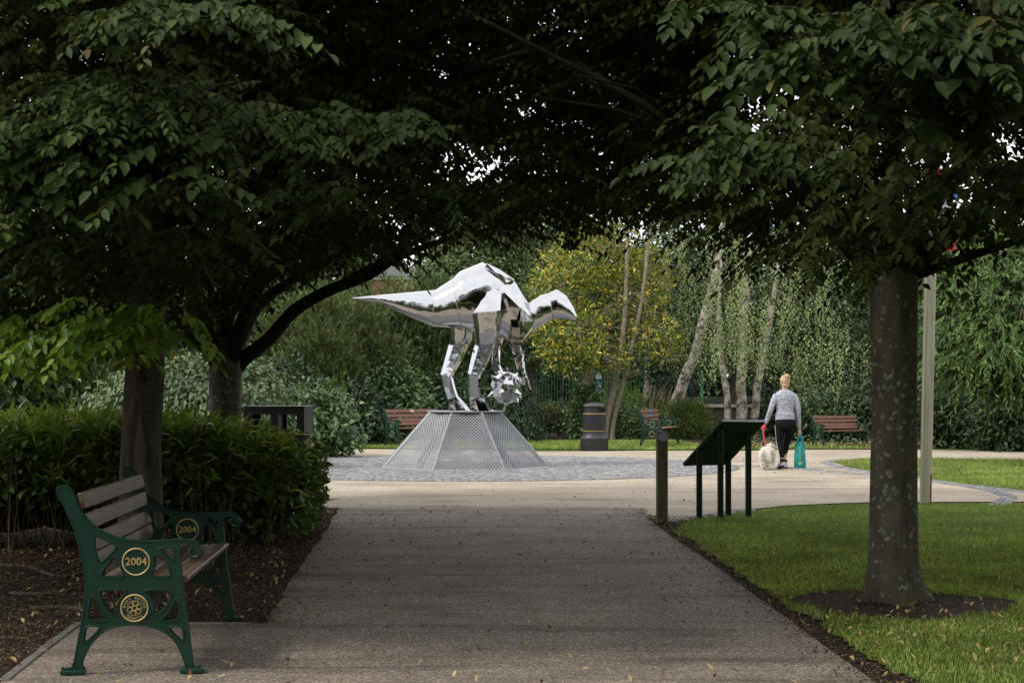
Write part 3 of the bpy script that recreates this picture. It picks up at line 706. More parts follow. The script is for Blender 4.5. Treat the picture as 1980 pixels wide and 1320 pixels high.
# near hind leg
hip = poly_plate('hip_plate', [(1000, 492, -.40), (1042, 408, -.42), (1092, 332, -.42), (1150, 322, -.42), (1205, 336, -.44), (1216, 488, -.50), (1120, 524, -.46), (1040, 528, -.42)], (1196, 482, -.62), M_chrome, back_=.3)
th = limb('leg', [(985, 505, 1218, 492, -.42, .25), (1000, 620, 1198, 612, -.38, .22), (1010, 740, 1164, 716, -.33, .17)], M_chrome, 10, smooth=50)
limb('lower_leg', [(1002, 736, 1162, 712, -.33, .16), (980, 830, 1110, 850, -.42, .13), (956, 948, 1046, 978, -.53, .10)], M_chrome2, 6, th)
limb('shank', [(952, 942, 1048, 975, -.53, .105), (956, 1060, 1046, 1062, -.46, .095), (964, 1142, 1056, 1112, -.39, .10)], M_chrome, 8, th, 30)
limb('foot', [(964, 1136, 1054, 1108, -.38, .10), (964, 1180, 1110, 1158, -.38, .115), (966, 1222, 1145, 1222, -.38, .125)], M_chrome, 7, th)
th = limb('leg', [(800, 585, 1000, 590, .30, .22), (806, 650, 992, 680, .30, .20), (806, 722, 968, 712, .30, .15)], M_chrome, 8, smooth=50)
limb('lower_leg', [(800, 722, 960, 716, .34, .14), (770, 840, 892, 860, .25, .12), (740, 952, 830, 975, .14, .10)], M_chrome2, 6, th)
limb('shank', [(736, 948, 834, 972, .14, .10), (760, 1060, 854, 1060, .22, .09), (784, 1145, 872, 1112, .29, .095)], M_chrome, 8, th, 30)
limb('foot', [(786, 1142, 870, 1110, .30, .10), (790, 1180, 925, 1170, .30, .115), (790, 1222, 966, 1222, .30, .125)], M_chrome, 7, th)
# near arm with shoulder shield
arm = limb('arm', [(1235, 520, 1365, 540, -.26, .16), (1250, 600, 1375, 610, -.28, .14), (1256, 706, 1362, 712, -.28, .09)], M_chrome, 6)
limb('forearm', [(1256, 702, 1362, 710, -.28, .09), (1290, 800, 1372, 830, -.28, .075), (1318, 905, 1384, 950, -.27, .06)], M_chrome2, 6, arm)
limb('hand', [(1318, 915, 1388, 935, -.28, .07), (1335, 970, 1395, 975, -.30, .06), (1358, 1030, 1380, 1030, -.31, .01)], M_chrome, 5, arm)
limb('claw', [(1378, 940, 1392, 950, -.22, .03), (1405, 1050, 1425, 1062, -.22, .012)], M_chrome, 5, arm)
poly_plate('shoulder_shield', [(1348, 456, -.47), (1452, 558, -.24), (1400, 640, -.30), (1340, 712, -.44), (1318, 560, -.36)], (1343, 560, -.49), M_chrome, back_=.16)
poly_plate('chest_panel', [(1222, 345, -.53), (1342, 462, -.51), (1316, 545, -.46), (1222, 548, -.44)], (1262, 460, -.52), M_chrome, back_=.25)
poly_plate('ridge_panel', [(1090, 122, -.26), (1190, 172, -.33), (1302, 250, -.35), (1240, 272, -.38), (1160, 196, -.35)], (1200, 210, -.37), M_chrome, back_=.33)
farm = limb('arm', [(1130, 640, 1230, 640, .26, .13), (1130, 740, 1192, 770, .26, .09), (1108, 872, 1190, 880, .24, .06)], M_chrome2, 6)
limb('hand', [(1125, 868, 1195, 880, .20, .06), (1150, 930, 1215, 930, .12, .06), (1195, 985, 1225, 985, .02, .03)], M_chrome, 6, farm)
# spiked ball held in the hands
bc = sp(1242, 1050, -.08); t_ = (1+5**.5)/2
ico = [Vector(v).normalized() for v in [(-1, t_, 0), (1, t_, 0), (-1, -t_, 0), (1, -t_, 0), (0, -1, t_), (0, 1, t_), (0, -1, -t_), (0, 1, -t_), (t_, 0, -1), (t_, 0, 1), (-t_, 0, -1), (-t_, 0, 1)]]
rot = Matrix.Rotation(.35, 3, 'X') @ Matrix.Rotation(.22, 3, 'Z') @ Matrix.Rotation(.15, 3, 'Y')
mb = MB(); mb.ball(bc, .30, 9, 6, rot); ball = mb.build('spiked_ball', M_chrome, dino)
mb = MB(); fs_ = []
for i in range(12):
    for j in range(i):
        for k in range(j):
            if (ico[i]-ico[j]).length < 1.1 and (ico[j]-ico[k]).length < 1.1 and (ico[i]-ico[k]).length < 1.1: fs_.append((ico[i]+ico[j]+ico[k]).normalized())
for d in [rot @ v for v in ico+fs_[::4]]:
    mb = MB(); tip = bc+d*(.40 if d.z > -.6 else .36); a = d.orthogonal().normalized(); b = d.cross(a); base = [bc+d*.25+(a*math.cos(2*PI*k/5)+b*math.sin(2*PI*k/5))*.078 for k in range(5)]
    mb.add([tip]+base, [(0, 1+k, 1+(k+1) % 5) for k in range(5)]+[(5, 4, 3, 2, 1)]); mb.build('spike', M_chrome, ball)
mb = MB(); mb.tube([sp(1232, 1160, -.08), sp(1224, 1222, -.08)], .02, 8); mb.build('support_rod', M_seam, dino)
# plinth
M_mesh = surf('galvanised_mesh', [(.3, (.22, .23, .245)), (.7, (.33, .34, .36))], scale=3, rough=.5, metal=.35, bump=.1, bscale=50)
M_steel = surf('galvanised_steel', [(.3, (.22, .235, .25)), (.7, (.34, .35, .37))], scale=8, rough=.5, metal=.35)
plx = (899-990)*26.06/F; pln = thing('plinth', 'cone shaped grey expanded metal plinth on the cobbled circle', 'plinth', (plx, 26.06, .03))
r0, r1, ph = 1.60, .68, .985; a0 = R(-90+27)
V = []; Fq = []; nbv = 0
cam_dir = None
for k in range(8):
    aa, ab = a0+k*PI/4, a0+(k+1)*PI/4
    p0, p1 = Vector((r0*math.cos(aa), r0*math.sin(aa), 0)), Vector((r0*math.cos(ab), r0*math.sin(ab), 0))
    q0, q1 = Vector((r1*math.cos(aa), r1*math.sin(aa), ph)), Vector((r1*math.cos(ab), r1*math.sin(ab), ph))
    mid0, mid1 = (p0+p1)/2, (q0+q1)/2; U = (p1-p0).normalized(); Vv = mid1-mid0; S_ = Vv.length; Vv.normalize(); W0, W1 = (p1-p0).length/2, (q1-q0).length/2; Nn = U.cross(Vv)
    cw, chh, sw = .060, .037, .0078
    for i in range(int(S_/chh)):
        v0, v1 = i*chh, (i+1)*chh; half = W0+(W1-W0)*(v0+chh/2)/S_; nn_ = int(half/cw)+1
        for j in range(-nn_, nn_+1):
            u0 = (j+.5*(i % 2))*cw
            for dr in (-.5, .5):
                u1 = u0+dr*cw
                if abs((u0+u1)/2) > half: continue
                A1 = mid0+U*u0+Vv*v0; B1 = mid0+U*u1+Vv*v1; dd = (B1-A1).normalized(); side = dd.cross(Nn)*sw
                off = Nn*(.004*dr)
                V += [A1-side+off, A1+side+off, B1+side-off, B1-side-off]; Fq.append([nbv, nbv+1, nbv+2, nbv+3]); nbv += 4
quads('mesh_panel', [tuple(v) for v in V], Fq, M_mesh, pln)
for k in range(8):
    mb = MB(); a = a0+k*PI/4; A1 = Vector((r0*math.cos(a), r0*math.sin(a), .0)); B1 = Vector((r1*math.cos(a), r1*math.sin(a), ph))
    mb.tube([A1, B1], .017 if k else .026, 4)
    mb.build('corner_strap', M_steel, pln)
    mb = MB(); a2 = a+PI/4; mb.tube([A1, Vector((r0*math.cos(a2), r0*math.sin(a2), 0))], .014, 4); mb.build('base_bar', M_steel, pln)
mb = MB(); mb.lathe([(0, ph-.005), (.70, ph-.005), (.715, ph+.005), (.715, ph+.016), (.70, ph+.02), (0, ph+.02)], 16); mb.build('top_plate', M_steel, pln)
M_strut = surf('dark_strut', (.05, .05, .055), rough=.7)
for k in range(4):
    a = a0+.4+k*PI/2; mb = MB(); mb.tube([(1.2*math.cos(a), 1.2*math.sin(a), 0), (.35*math.cos(a), .35*math.sin(a), ph-.01)], .03, 6); mb.build('inner_strut', M_strut, pln)
# ================================================================ bark
def barkmat(name, c, lich=0, moss=0, stretch=(3, 3, .5), bump=.8, base=None, streak=6):
    m, t, out = nt(name); p = nd(t, 'BsdfPrincipled'); t.links.new(p.outputs[0], out.inputs[0])
    n = noise(t, streak, 8, stretch=stretch); col = ramp(t, n.outputs[0], [(.25, tuple(x*.5 for x in c)), (.55, c), (.8, tuple(min(1, x*1.6) for x in c))])
    if moss:
        n2 = noise(t, 2.2, 6, stretch=(1, 1, .5)); f = ramp(t, n2.outputs[0], [(.52, (0, 0, 0)), (.7, (moss,)*3)]); col = mixc(t, f, col, (.045, .055, .008))
    if lich:
        v = noise(t, 19, kind='Voronoi'); nz_ = noise(t, 9, 4); ad_ = nd(t, 'VectorMath', operation='MULTIPLY_ADD'); ad_.inputs[1].default_value = (.14,)*3; t.links.new(nz_.outputs['Color'], ad_.inputs[0]); t.links.new(v.inputs['Vector'].links[0].from_socket, ad_.inputs[2]); t.links.new(ad_.outputs[0], v.inputs['Vector']); n3 = noise(t, 4.5, 4); f1 = ramp(t, v.outputs['Distance'], [(.26, (1, 1, 1)), (.36, (0, 0, 0))]); f2 = ramp(t, n3.outputs[0], [(.44, (0, 0, 0)), (.50, (lich,)*3)])
        n4 = noise(t, 60, 3); f3 = ramp(t, n4.outputs[0], [(.35, (.3,)*3), (.6, (1, 1, 1))])
        f = mixc(t, 1, mixc(t, 1, f1, f2, 'MULTIPLY'), f3, 'MULTIPLY'); col = mixc(t, f, col, (.27, .30, .235))
    t.links.new(col, p.inputs['Base Color']); p.inputs['Roughness'].default_value = .9; p.inputs['Specular IOR Level'].default_value = .2
    b = nd(t, 'Bump'); b.inputs['Strength'].default_value = bump; b.inputs['Distance'].default_value = .03; n5 = noise(t, streak*2.5, 6, stretch=stretch)
    t.links.new(n5.outputs[0], b.inputs['Height']); t.links.new(b.outputs[0], p.inputs['Normal']); return m
M_barkR = barkmat('hornbeam_bark', (.105, .094, .070), lich=.95, moss=.5, stretch=(2, 2, .8), streak=4)
M_barkL = barkmat('hornbeam_bark_worn', (.11, .09, .066), lich=.3, moss=.4)
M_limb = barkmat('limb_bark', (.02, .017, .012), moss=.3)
M_birch = None
def birchmat():
    m, t, out = nt('birch_bark'); p = nd(t, 'BsdfPrincipled'); t.links.new(p.outputs[0], out.inputs[0])
    n = noise(t, 5.5, 7, stretch=(1, 1, 1.3), rough=.7); col = ramp(t, n.outputs[0], [(.40, (.04, .032, .025)), (.47, (.20, .17, .13)), (.54, (.42, .38, .32)), (.75, (.60, .56, .49))])
    t.links.new(col, p.inputs['Base Color']); p.inputs['Roughness'].default_value = .8
    b = nd(t, 'Bump'); b.inputs['Strength'].default_value = .5; b.inputs['Distance'].default_value = .02; t.links.new(n.outputs[0], b.inputs['Height']); t.links.new(b.outputs[0], p.inputs['Normal']); return m
M_birch = birchmat()
M_paleb = barkmat('pale_smooth_bark', (.26, .22, .165), stretch=(2, 2, 1), bump=.4)
M_pineb = barkmat('pine_bark', (.13, .085, .055))
M_twig = surf('twig', (.05, .04, .028), rough=.9)
M_twigp = surf('pale_twig', (.20, .165, .115), rough=.9)

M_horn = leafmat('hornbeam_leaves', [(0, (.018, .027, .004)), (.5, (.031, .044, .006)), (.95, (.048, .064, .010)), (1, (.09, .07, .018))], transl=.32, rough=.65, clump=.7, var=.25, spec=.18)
M_hornl = leafmat('hornbeam_leaves_lit', [(0, (.09, .17, .018)), (.6, (.16, .28, .03)), (.93, (.26, .38, .055)), (1, (.38, .36, .07))], transl=.4, rough=.42, clump=.9, var=.2, spec=.45)  # brighter copy of the hornbeam leaf, light put into its colour

def sprays(name, P, O, m, parent, k=16, L=.085, W=.050, length=.5, droop=.25, simple=False, twigs=False):
    """flat sprays: a twig carrying two rows of leaves; O = outward heading"""
    n = len(P); hd = unit(O*np.array([1, 1, .15])+sph(n)*np.array([.55, .55, .18])+np.array([0, 0, -droop*.3]))
    up = unit(np.array([0, 0, 1.0])+sph(n)*.28); sd = unit(np.cross(hd, up)); up = np.cross(sd, hd)
    ln = length*rng.uniform(.6, 1.3, n); i = np.arange(k); s = (i+1)/k; side = np.where(i % 2 == 0, 1.0, -1.0)
    Pb = P[:, None, :]+hd[:, None, :]*(ln[:, None]*s)[..., None]-np.array([0, 0, 1.0])*(ln[:, None]*s**2*droop*.6)[..., None]
    Dv = hd[:, None, :]*.55+sd[:, None, :]*(side*.8)[None, :, None]+sph(n*k).reshape(n, k, 3)*.28+np.array([0, 0, -droop*1.1])
    Nv = up[:, None, :]+sph(n*k).reshape(n, k, 3)*.35
    Dv[:, -1] = hd+np.array([0, 0, -droop])
    if twigs:
        q = up*.0035; e1 = P+hd*ln[:, None]*.5-np.array([0, 0, 1.0])*(ln*.25*droop*.6)[:, None]; e2 = P+hd*ln[:, None]-np.array([0, 0, 1.0])*(ln*droop*.6)[:, None]
        V = np.stack([P-q, e1-q*.8, e1+q*.8, P+q, e2-q*.3, e2+q*.3], 1); b = (np.arange(n)*6)[:, None]
        quads('twigs', V.reshape(-1, 3), np.concatenate([b+np.array([[0, 1, 2, 3]]), b+np.array([[1, 4, 5, 2]])], 1).reshape(-1, 4), M_twig, parent)
    sz = np.repeat(rng.uniform(.72, 1.2, n), k)*rng.uniform(.5, 1.25, n*k)
    return leaves(name, Pb.reshape(-1, 3), Dv.reshape(-1, 3), Nv.reshape(-1, 3), L*sz, W*sz, m, parent, simple=simple), (P, hd, ln)
def proj(P): return 990+F*P[:, 0]/P[:, 1], HOR-F*(P[:, 2]-EYE)/P[:, 1]
ARX = [-400, 0, 150, 300, 340, 420, 470, 560, 640, 700, 800, 900, 1000, 1060, 1120, 1180, 1250, 1320, 1400, 1480, 1540, 1620, 1690, 1760, 1830, 1900, 2000, 2400]
def arch_fn(ys): return lambda px: np.interp(px, ARX, ys)
archL1 = arch_fn([690, 670, 672, 650, 590, 560, 555, 520, 500, 490, 470, 450, 430, 420, 400, 380, 360, 350, 340, 330, 320, 320, 320, 320, 320, 320, 320, 320])
archL2 = arch_fn([560, 560, 560, 600, 660, 680, 640, 560, 545, 520, 505, 478, 482, 465, 445, 440, 440, 440, 430, 430, 430, 430, 430, 430, 430, 430, 430, 430])
archR = arch_fn([330, 330, 330, 330, 330, 340, 350, 360, 370, 380, 395, 410, 425, 430, 436, 440, 436, 448, 456, 482, 520, 525, 540, 520, 490, 475, 462, 450])
def crown_pts(c, rad, n, arch, ztop, zspan, ylim=(3.5, 40), shell=0.0, jitter=22, gaps=None):
    u = sph(n*3); r = rng.random(n*3)**(1/2.2); r = np.maximum(r, shell)
    P = np.array(c)+u*r[:, None]*np.array([rad[0], rad[1], rad[2]])
    px, py = proj(P); lim = arch(px)+rng.normal(0, jitter, len(P))*.5-36
    k = (py < lim) & (P[:, 1] > ylim[0]) & (P[:, 1] < ylim[1]) & (P[:, 2] < ztop) & (P[:, 2] > 1.55)
    if gaps:
        for gx, gy, gr, pr in gaps: k &= ~(((px-gx)**2+((py-gy)*1.7)**2 < gr**2) & (rng.random(len(P)) < pr))
    k &= (P[:, 1] > 9.3-2.2*np.clip(np.abs(px-980)/330-1, 0, 2))
    P = P[k][:n]; O = unit((P-np.array([c[0], c[1], c[2]-1.2]))*np.array([1, 1, .35])); return P, O
def limbs(mb, base, dirs, r0, droop=.25, kk=6):
    """ascending arching limbs; returns points along them"""
    out = []
    for az_, el_, ln, rr in dirs:
        a, e = R(az_), R(el_); p = Vector(base); pts = [p.copy()]; d = Vector((math.cos(a)*math.cos(e), math.sin(a)*math.cos(e), math.sin(e)))
        for i in range(7):
            d = (d+Vector((random.uniform(-.1, .1), random.uniform(-.1, .1), random.uniform(-.1, .06)-droop*.22))).normalized(); p = p+d*ln/7; pts.append(p.copy())
        mb.tube(spline(pts, 3), interp([r0*rr, r0*rr*.75, r0*rr*.55, r0*rr*.4, r0*rr*.2, .012], 0, 22), 7)
        for j in range(3, 8):
            for s_ in range(2):
                b = pts[j-1]; aa = a+random.uniform(-1.1, 1.1); q = b+Vector((math.cos(aa), math.sin(aa), random.uniform(-.15, .5)))*random.uniform(.5, 1.1)
                mid = (b+q)/2+Vector((0, 0, random.uniform(.0, .12))); mb.tube([b, mid, q], [.022, .014, .006], 5); out.append(q)
    return out
def trunk_mesh(pts, rad, n=22, flare=.35, seed=0, kk=8):
    rr = random.Random(seed); ph = [rr.uniform(0, 6.3) for _ in range(5)]; P = spline(pts, kk); rd = interp(rad, 0, len(P))
    z0 = P[0].z
    def lob(i, th):
        h = max(0, 1-(P[i].z-z0)/.45); return 1+(.045+flare*.5*h*h)*math.sin(4*th+ph[0]+i*.03)+.03*math.sin(7*th+ph[1]+i*.15)+.018*math.sin(11*th+ph[2]-i*.3)
    mb = MB(); mb.tube(P, rd, n, lobes=lob); return mb

# ================================================================ right hand hornbeam
gR = gnd(1730, 1168); tR = thing('hornbeam_tree', 'broad hornbeam with a lichen spotted trunk on the right lawn', 'tree', (gR.x, gR.y, .0))
def rel(o, P): return P-np.array([o.location.x, o.location.y, o.location.z])
mb = trunk_mesh([(0.02, 0, -.03), (0.0, 0, .08), (-.01, 0, .3), (-.01, 0, .8), (.0, 0, 1.5), (.0, 0, 2.15), (.03, .02, 2.6)], [.205, .178, .158, .146, .140, .146, .155], 28, .5, 3)
mb.build('trunk', M_barkR, tR, 180)
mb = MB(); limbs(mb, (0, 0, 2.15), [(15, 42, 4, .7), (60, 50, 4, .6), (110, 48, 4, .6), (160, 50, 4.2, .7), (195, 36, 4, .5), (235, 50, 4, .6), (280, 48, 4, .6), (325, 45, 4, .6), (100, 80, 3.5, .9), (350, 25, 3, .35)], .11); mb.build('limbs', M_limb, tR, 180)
SPR = 1.0
gaps = [(905, 300, 76, .96), (945, 185, 50, .65), (1070, 22, 60, .7), (870, 110, 90, .5), (1490, 180, 90, .55), (1500, 60, 80, .5), (1870, 290, 90, .45), (1815, 370, 60, .7), (1040, 180, 70, .5)]
P, O = crown_pts((gR.x, gR.y, 4.3), (4.6, 4.8, 3.2), 10300, archR, 7.2, 0, (5.2, 15), gaps=gaps)
low = P[:, 2] < 1.45+.30*P[:, 1]
cr, _ = sprays('crown', rel(tR, P[low]), O[low], M_horn, tR, 16, .074, .043, .5, .55)
q = sph(1500)*(rng.random(1500)**.4)[:, None]*np.array([3.6, 3.0, 1.3])+np.array([3.6, 6.4, 6.1]); q = q[q[:, 2] > 1.5+.36*q[:, 1]]
sprays('shade_boughs', rel(tR, q), unit(q-np.array([gR.x, gR.y, 4])), M_horn, tR, 12, .15, .09, .6, .3, simple=True)  # unseen boughs added above the frame to shade the front leaves
up_, _ = sprays('upper_crown', rel(tR, P[~low][::2]), O[~low][::2], M_horn, tR, 12, .15, .09, .6, .3, simple=True)

# ================================================================ nearer left hornbeam
gL = gnd(272, 1112); tL = thing('hornbeam_tree', 'hornbeam with a pale barkless scar, directly behind the near bench', 'tree', (gL.x, gL.y, .0))
mb = trunk_mesh([(-.02, 0, -.02), (0, 0, .1), (.0, 0, .4), (.0, 0, 1.0), (.03, 0, 1.6), (.05, 0, 2.2), (.07, 0, 2.9)], [.22, .19, .165, .15, .145, .15, .16], 26, .3, 8)
mb.build('trunk', M_barkL, tL, 180)
M_scar = surf('bare_wood', [(.3, (.10, .085, .055)), (.7, (.20, .175, .12))], scale=7, rough=.85, bump=.5, bscale=30, stretch=(4, 4, .5))
mb = MB(); rs = []
for i in range(15):
    z = .15+1.15*i/14; ww = .55*math.sin(PI*min(1, (1.02-i/14)*1.2)/2)*(.85+.1*math.sin(i*1.3)); r_ = .157 if i > 4 else .157+.02*(5-i)/5
    rs.append([(r_*math.cos(R(-78)+ww*(j/6-.5)*2)*1.02, r_*math.sin(R(-78)+ww*(j/6-.5)*2)*1.03, z) for j in range(7)]+[(r_*.8*math.cos(R(-78)+ww*(j/6-.5)*2), r_*.8*math.sin(R(-78)+ww*(j/6-.5)*2), z) for j in range(6, -1, -1)])
mb.rings(rs); mb.build('bark_scar', M_scar, tL, 60)
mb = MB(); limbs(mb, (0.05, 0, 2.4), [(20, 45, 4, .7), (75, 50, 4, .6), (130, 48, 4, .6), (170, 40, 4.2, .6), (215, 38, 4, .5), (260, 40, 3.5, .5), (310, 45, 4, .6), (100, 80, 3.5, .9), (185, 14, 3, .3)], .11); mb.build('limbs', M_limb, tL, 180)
P, O = crown_pts((gL.x, gL.y, 4.4), (4.4, 4.4, 3.3), 9000, archL1, 7.5, 0, (6.3, 14.5), gaps=[(60, 60, 70, .25), (20, 100, 40, .25), (560, 300, 16, .6)]+gaps)
low = P[:, 2] < 1.45+.30*P[:, 1]
cr, _ = sprays('crown', rel(tL, P[low]), O[low], M_horn, tL, 16, .074, .043, .5, .5)
sprays('upper_crown', rel(tL, P[~low][::2]), O[~low][::2], M_horn, tL, 12, .15, .09, .6, .3, simple=True)
# branches reaching towards the camera, light and shade painted into their leaf colours
def cluster(name, spots, n, m, L=.078, W=.046, k=15, length=.34, droop=.55, parent=tL):
    Ps = []
    for (px, py, d, sx, sy, w_) in spots:
        q = rng.normal(size=(int(n*w_), 3))*.5; y = d+q[:, 1]*.35; Ps.append(np.stack([(px+q[:, 0]*sx-990)*y/F, y, EYE-(py+q[:, 2]*sy-HOR)*y/F], 1))
    P = np.concatenate(Ps); O = unit(np.stack([rng.normal(size=len(P))*.7-.2, -np.ones(len(P))*.8, np.zeros(len(P))], 1))
    return sprays(name, rel(parent, P), O, m, parent, k, L, W, length, droop, twigs=True)
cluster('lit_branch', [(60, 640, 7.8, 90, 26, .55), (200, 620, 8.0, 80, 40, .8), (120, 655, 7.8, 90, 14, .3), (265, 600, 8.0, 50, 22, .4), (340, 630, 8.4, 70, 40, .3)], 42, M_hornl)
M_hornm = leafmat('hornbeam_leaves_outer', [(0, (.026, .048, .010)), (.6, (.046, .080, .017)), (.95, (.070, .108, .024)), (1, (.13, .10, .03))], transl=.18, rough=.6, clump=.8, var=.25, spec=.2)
M_hornr = leafmat('hornbeam_leaves_shaded', [(0, (.018, .033, .007)), (.6, (.030, .052, .012)), (.95, (.045, .072, .018)), (1, (.10, .08, .02))], transl=.16, rough=.6, clump=.8, var=.25, spec=.18)  # darker copy of the outer leaf, shade put into its colour
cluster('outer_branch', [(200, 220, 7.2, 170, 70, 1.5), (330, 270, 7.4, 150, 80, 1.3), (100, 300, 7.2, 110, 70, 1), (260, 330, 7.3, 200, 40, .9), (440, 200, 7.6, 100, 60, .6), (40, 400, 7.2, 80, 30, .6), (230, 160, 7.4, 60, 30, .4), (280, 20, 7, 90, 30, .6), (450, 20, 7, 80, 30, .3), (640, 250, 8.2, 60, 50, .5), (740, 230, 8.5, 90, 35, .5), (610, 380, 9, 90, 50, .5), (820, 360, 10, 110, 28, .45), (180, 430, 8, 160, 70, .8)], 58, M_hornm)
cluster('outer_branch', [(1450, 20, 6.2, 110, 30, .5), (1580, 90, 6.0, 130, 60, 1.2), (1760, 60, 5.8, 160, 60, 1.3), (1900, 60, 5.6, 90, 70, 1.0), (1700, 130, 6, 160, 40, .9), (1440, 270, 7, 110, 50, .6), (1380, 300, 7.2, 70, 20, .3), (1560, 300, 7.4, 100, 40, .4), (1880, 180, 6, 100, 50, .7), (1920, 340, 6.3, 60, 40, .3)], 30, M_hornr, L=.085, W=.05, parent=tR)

# ================================================================ farther left hornbeam with the arching limb
g2 = Vector(((437-990)*15.6/F, 15.6, 0)); t2 = thing('hornbeam_tree', 'forked hornbeam with long limb arching right, next to the double litter bin', 'tree', (g2.x, g2.y, .0))
mb = trunk_mesh([(0, 0, -.02), (0, 0, .1), (.0, 0, .5), (.0, 0, 1.0), (-.01, 0, 1.5), (.0, 0, 1.75), (.0, 0, 2.0)], [.22, .19, .172, .163, .17, .19, .17], 26, .3, 21)
mb.build('trunk', M_barkR, t2, 180)
def ipt(px, py, dy=0): v = at(px, py, 15.6+dy); return v-Vector(t2.location)
mb = MB()
mb.tube(spline([ipt(448, 720), ipt(470, 695), ipt(520, 655, -.1), (ipt(570, 600, -.2)), ipt(640, 560, -.3), ipt(710, 535, -.4), ipt(770, 498, -.5), ipt(850, 468, -.6), ipt(960, 440, -.8)], 5), interp([.10, .085, .075, .07, .065, .05, .045, .03, .015], 0, 41), 9)
mb.tube(spline([ipt(640, 560, -.3), ipt(720, 515, 0), ipt(800, 470, .2), ipt(880, 430, .3)], 5), interp([.05, .04, .03, .012], 0, 16), 7)
mb.tube(spline([ipt(437, 720), ipt(470, 640, .2), ipt(500, 590, .4), ipt(560, 545, .5), ipt(660, 490, .6), ipt(760, 440, .8)], 5), interp([.10, .085, .07, .05, .035, .015], 0, 26), 9)
mb.tube(spline([ipt(425, 715), ipt(410, 690, .1), ipt(370, 655, .2), ipt(330, 600, .3)], 5), interp([.07, .05, .04, .03], 0, 16), 8)
mb.tube(spline([ipt(430, 720), ipt(432, 650, .1), ipt(440, 560, .2), ipt(420, 400, .3)], 5), interp([.12, .10, .08, .05], 0, 16), 8)
mb.tube(spline([ipt(445, 720), ipt(462, 640, -.2), ipt(520, 520, -.4), ipt(620, 380, -.5)], 5), interp([.10, .08, .06, .03], 0, 16), 8)
mb.tube(spline([ipt(425, 720), ipt(400, 640, -.2), ipt(350, 520, -.4), ipt(250, 400, -.5)], 5), interp([.10, .08, .06, .03], 0, 16), 8)
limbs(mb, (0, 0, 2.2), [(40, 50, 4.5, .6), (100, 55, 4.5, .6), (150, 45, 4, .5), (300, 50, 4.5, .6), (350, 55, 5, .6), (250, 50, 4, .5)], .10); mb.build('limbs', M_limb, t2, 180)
P, O = crown_pts((g2.x+1.7, g2.y, 4.9), (5.6, 3.0, 3.6), 11200, archL2, 8.2, 0, (12.2, 19), gaps=gaps)
low = P[:, 2] < 1.45+.31*P[:, 1]
sprays('crown', rel(t2, P[low]), O[low], M_horn, t2, 16, .076, .044, .5, .4)
sprays('upper_crown', rel(t2, P[~low][::2]), O[~low][::2], M_horn, t2, 12, .16, .1, .6, .3, simple=True)

# ================================================================ left hedge: bamboo-like grass over ivy-leaved scrub
hd = thing('hedge', 'leafy green hedge with long grass blades and dry stems behind the near bench', 'hedge', (-3.4, 13.2, 0))
M_hl = leafmat('hedge_leaves', [(0, (.055, .095, .022)), (.5, (.12, .20, .048)), (.9, (.20, .29, .08)), (1, (.12, .12, .03))], transl=.2, rough=.4, clump=1.6, var=.3, spec=.45)
M_hb = leafmat('hedge_blades', [(0, (.12, .21, .035)), (.5, (.23, .36, .065)), (.85, (.34, .46, .11)), (1, (.40, .36, .16))], transl=.35, rough=.45, clump=1.2, var=.25)
M_dry = leafmat('dry_stems', [(0, (.05, .036, .02)), (.6, (.12, .09, .055)), (1, (.24, .19, .12))], transl=0, rough=.9, clump=2, var=.3)
hedge_line = [(-9, 12.9), (-6.4, 13.1), (-4.8, 13.3), (-3.7, 13.4), (-3.0, 13.5), (-2.55, 13.8), (-2.7, 14.9)]
def hl(u): 
    x = u*(len(hedge_line)-1); i = np.minimum(x.astype(int), len(hedge_line)-2); f = (x-i)[:, None]; A_ = np.array(hedge_line); return A_[i]*(1-f)+A_[i+1]*f
n = 30000; u = rng.random(n); c = hl(u); ang = rng.random(n)*2*PI; rr = .75*np.sqrt(rng.random(n)); z = rng.random(n)**.75*1.12
top = 1.0-.30*np.clip((u-.58)*2.6, 0, 1)+.07*np.sin(u*23)+.05*np.sin(u*51+1); z = z*top*(.92+.08*np.sin(u*60)); sc_ = np.sqrt(np.clip(1-(np.abs(z/1.15-.55)/.75)**2.5, .05, 1))
P = np.stack([c[:, 0]+np.cos(ang)*rr*sc_, c[:, 1]+np.sin(ang)*rr*sc_*.9, z], 1); keep = (z > .34+.15*rng.random(n)) | (u > .80); P = P[keep]; ang = ang[keep]; u1 = u[keep]
n = len(P); D = unit(np.stack([np.cos(ang)*.6, np.sin(ang)*.6-.3, -.15+0*ang], 1)+sph(n)*.6); N = unit(np.array([0, -.4, .8])+sph(n)*.5)
leaves('leaves', rel(hd, P), D, N, .088*rng.uniform(.6, 1.2, n), .066*rng.uniform(.7, 1.2, n), M_hl, hd)
n = 17000; u = rng.random(n); u = u[(u < .78) | (rng.random(n) < .3)]; n = len(u); c = hl(u); ang = rng.random(n)*2*PI; rr = .62*np.sqrt(rng.random(n))
P = np.stack([c[:, 0]+np.cos(ang)*rr, c[:, 1]+np.sin(ang)*rr, .50+.60*rng.random(n)**.75-.36*np.clip((u-.58)*2.6, 0, 1)], 1)
D = unit(np.stack([np.cos(ang)*.35, np.sin(ang)*.35-.12, .75+0*ang], 1)+sph(n)*.7); P3 = P; L_ = .32*rng.uniform(.5, 1.25, n)[:, None]; N = unit(np.array([0, -.6, .5])+sph(n)*.5); S_ = unit(np.cross(D, N)); W_ = .012
g_ = np.array([0, 0, -1.0]); V = np.stack([P3-S_*.003, P3+S_*.003, P3+D*L_*.5+S_*W_, P3+D*L_+g_*L_*.28, P3+D*L_*.5-S_*W_], 1)
b = (np.arange(n)*5)[:, None]; V2 = V.reshape(-1, 3)
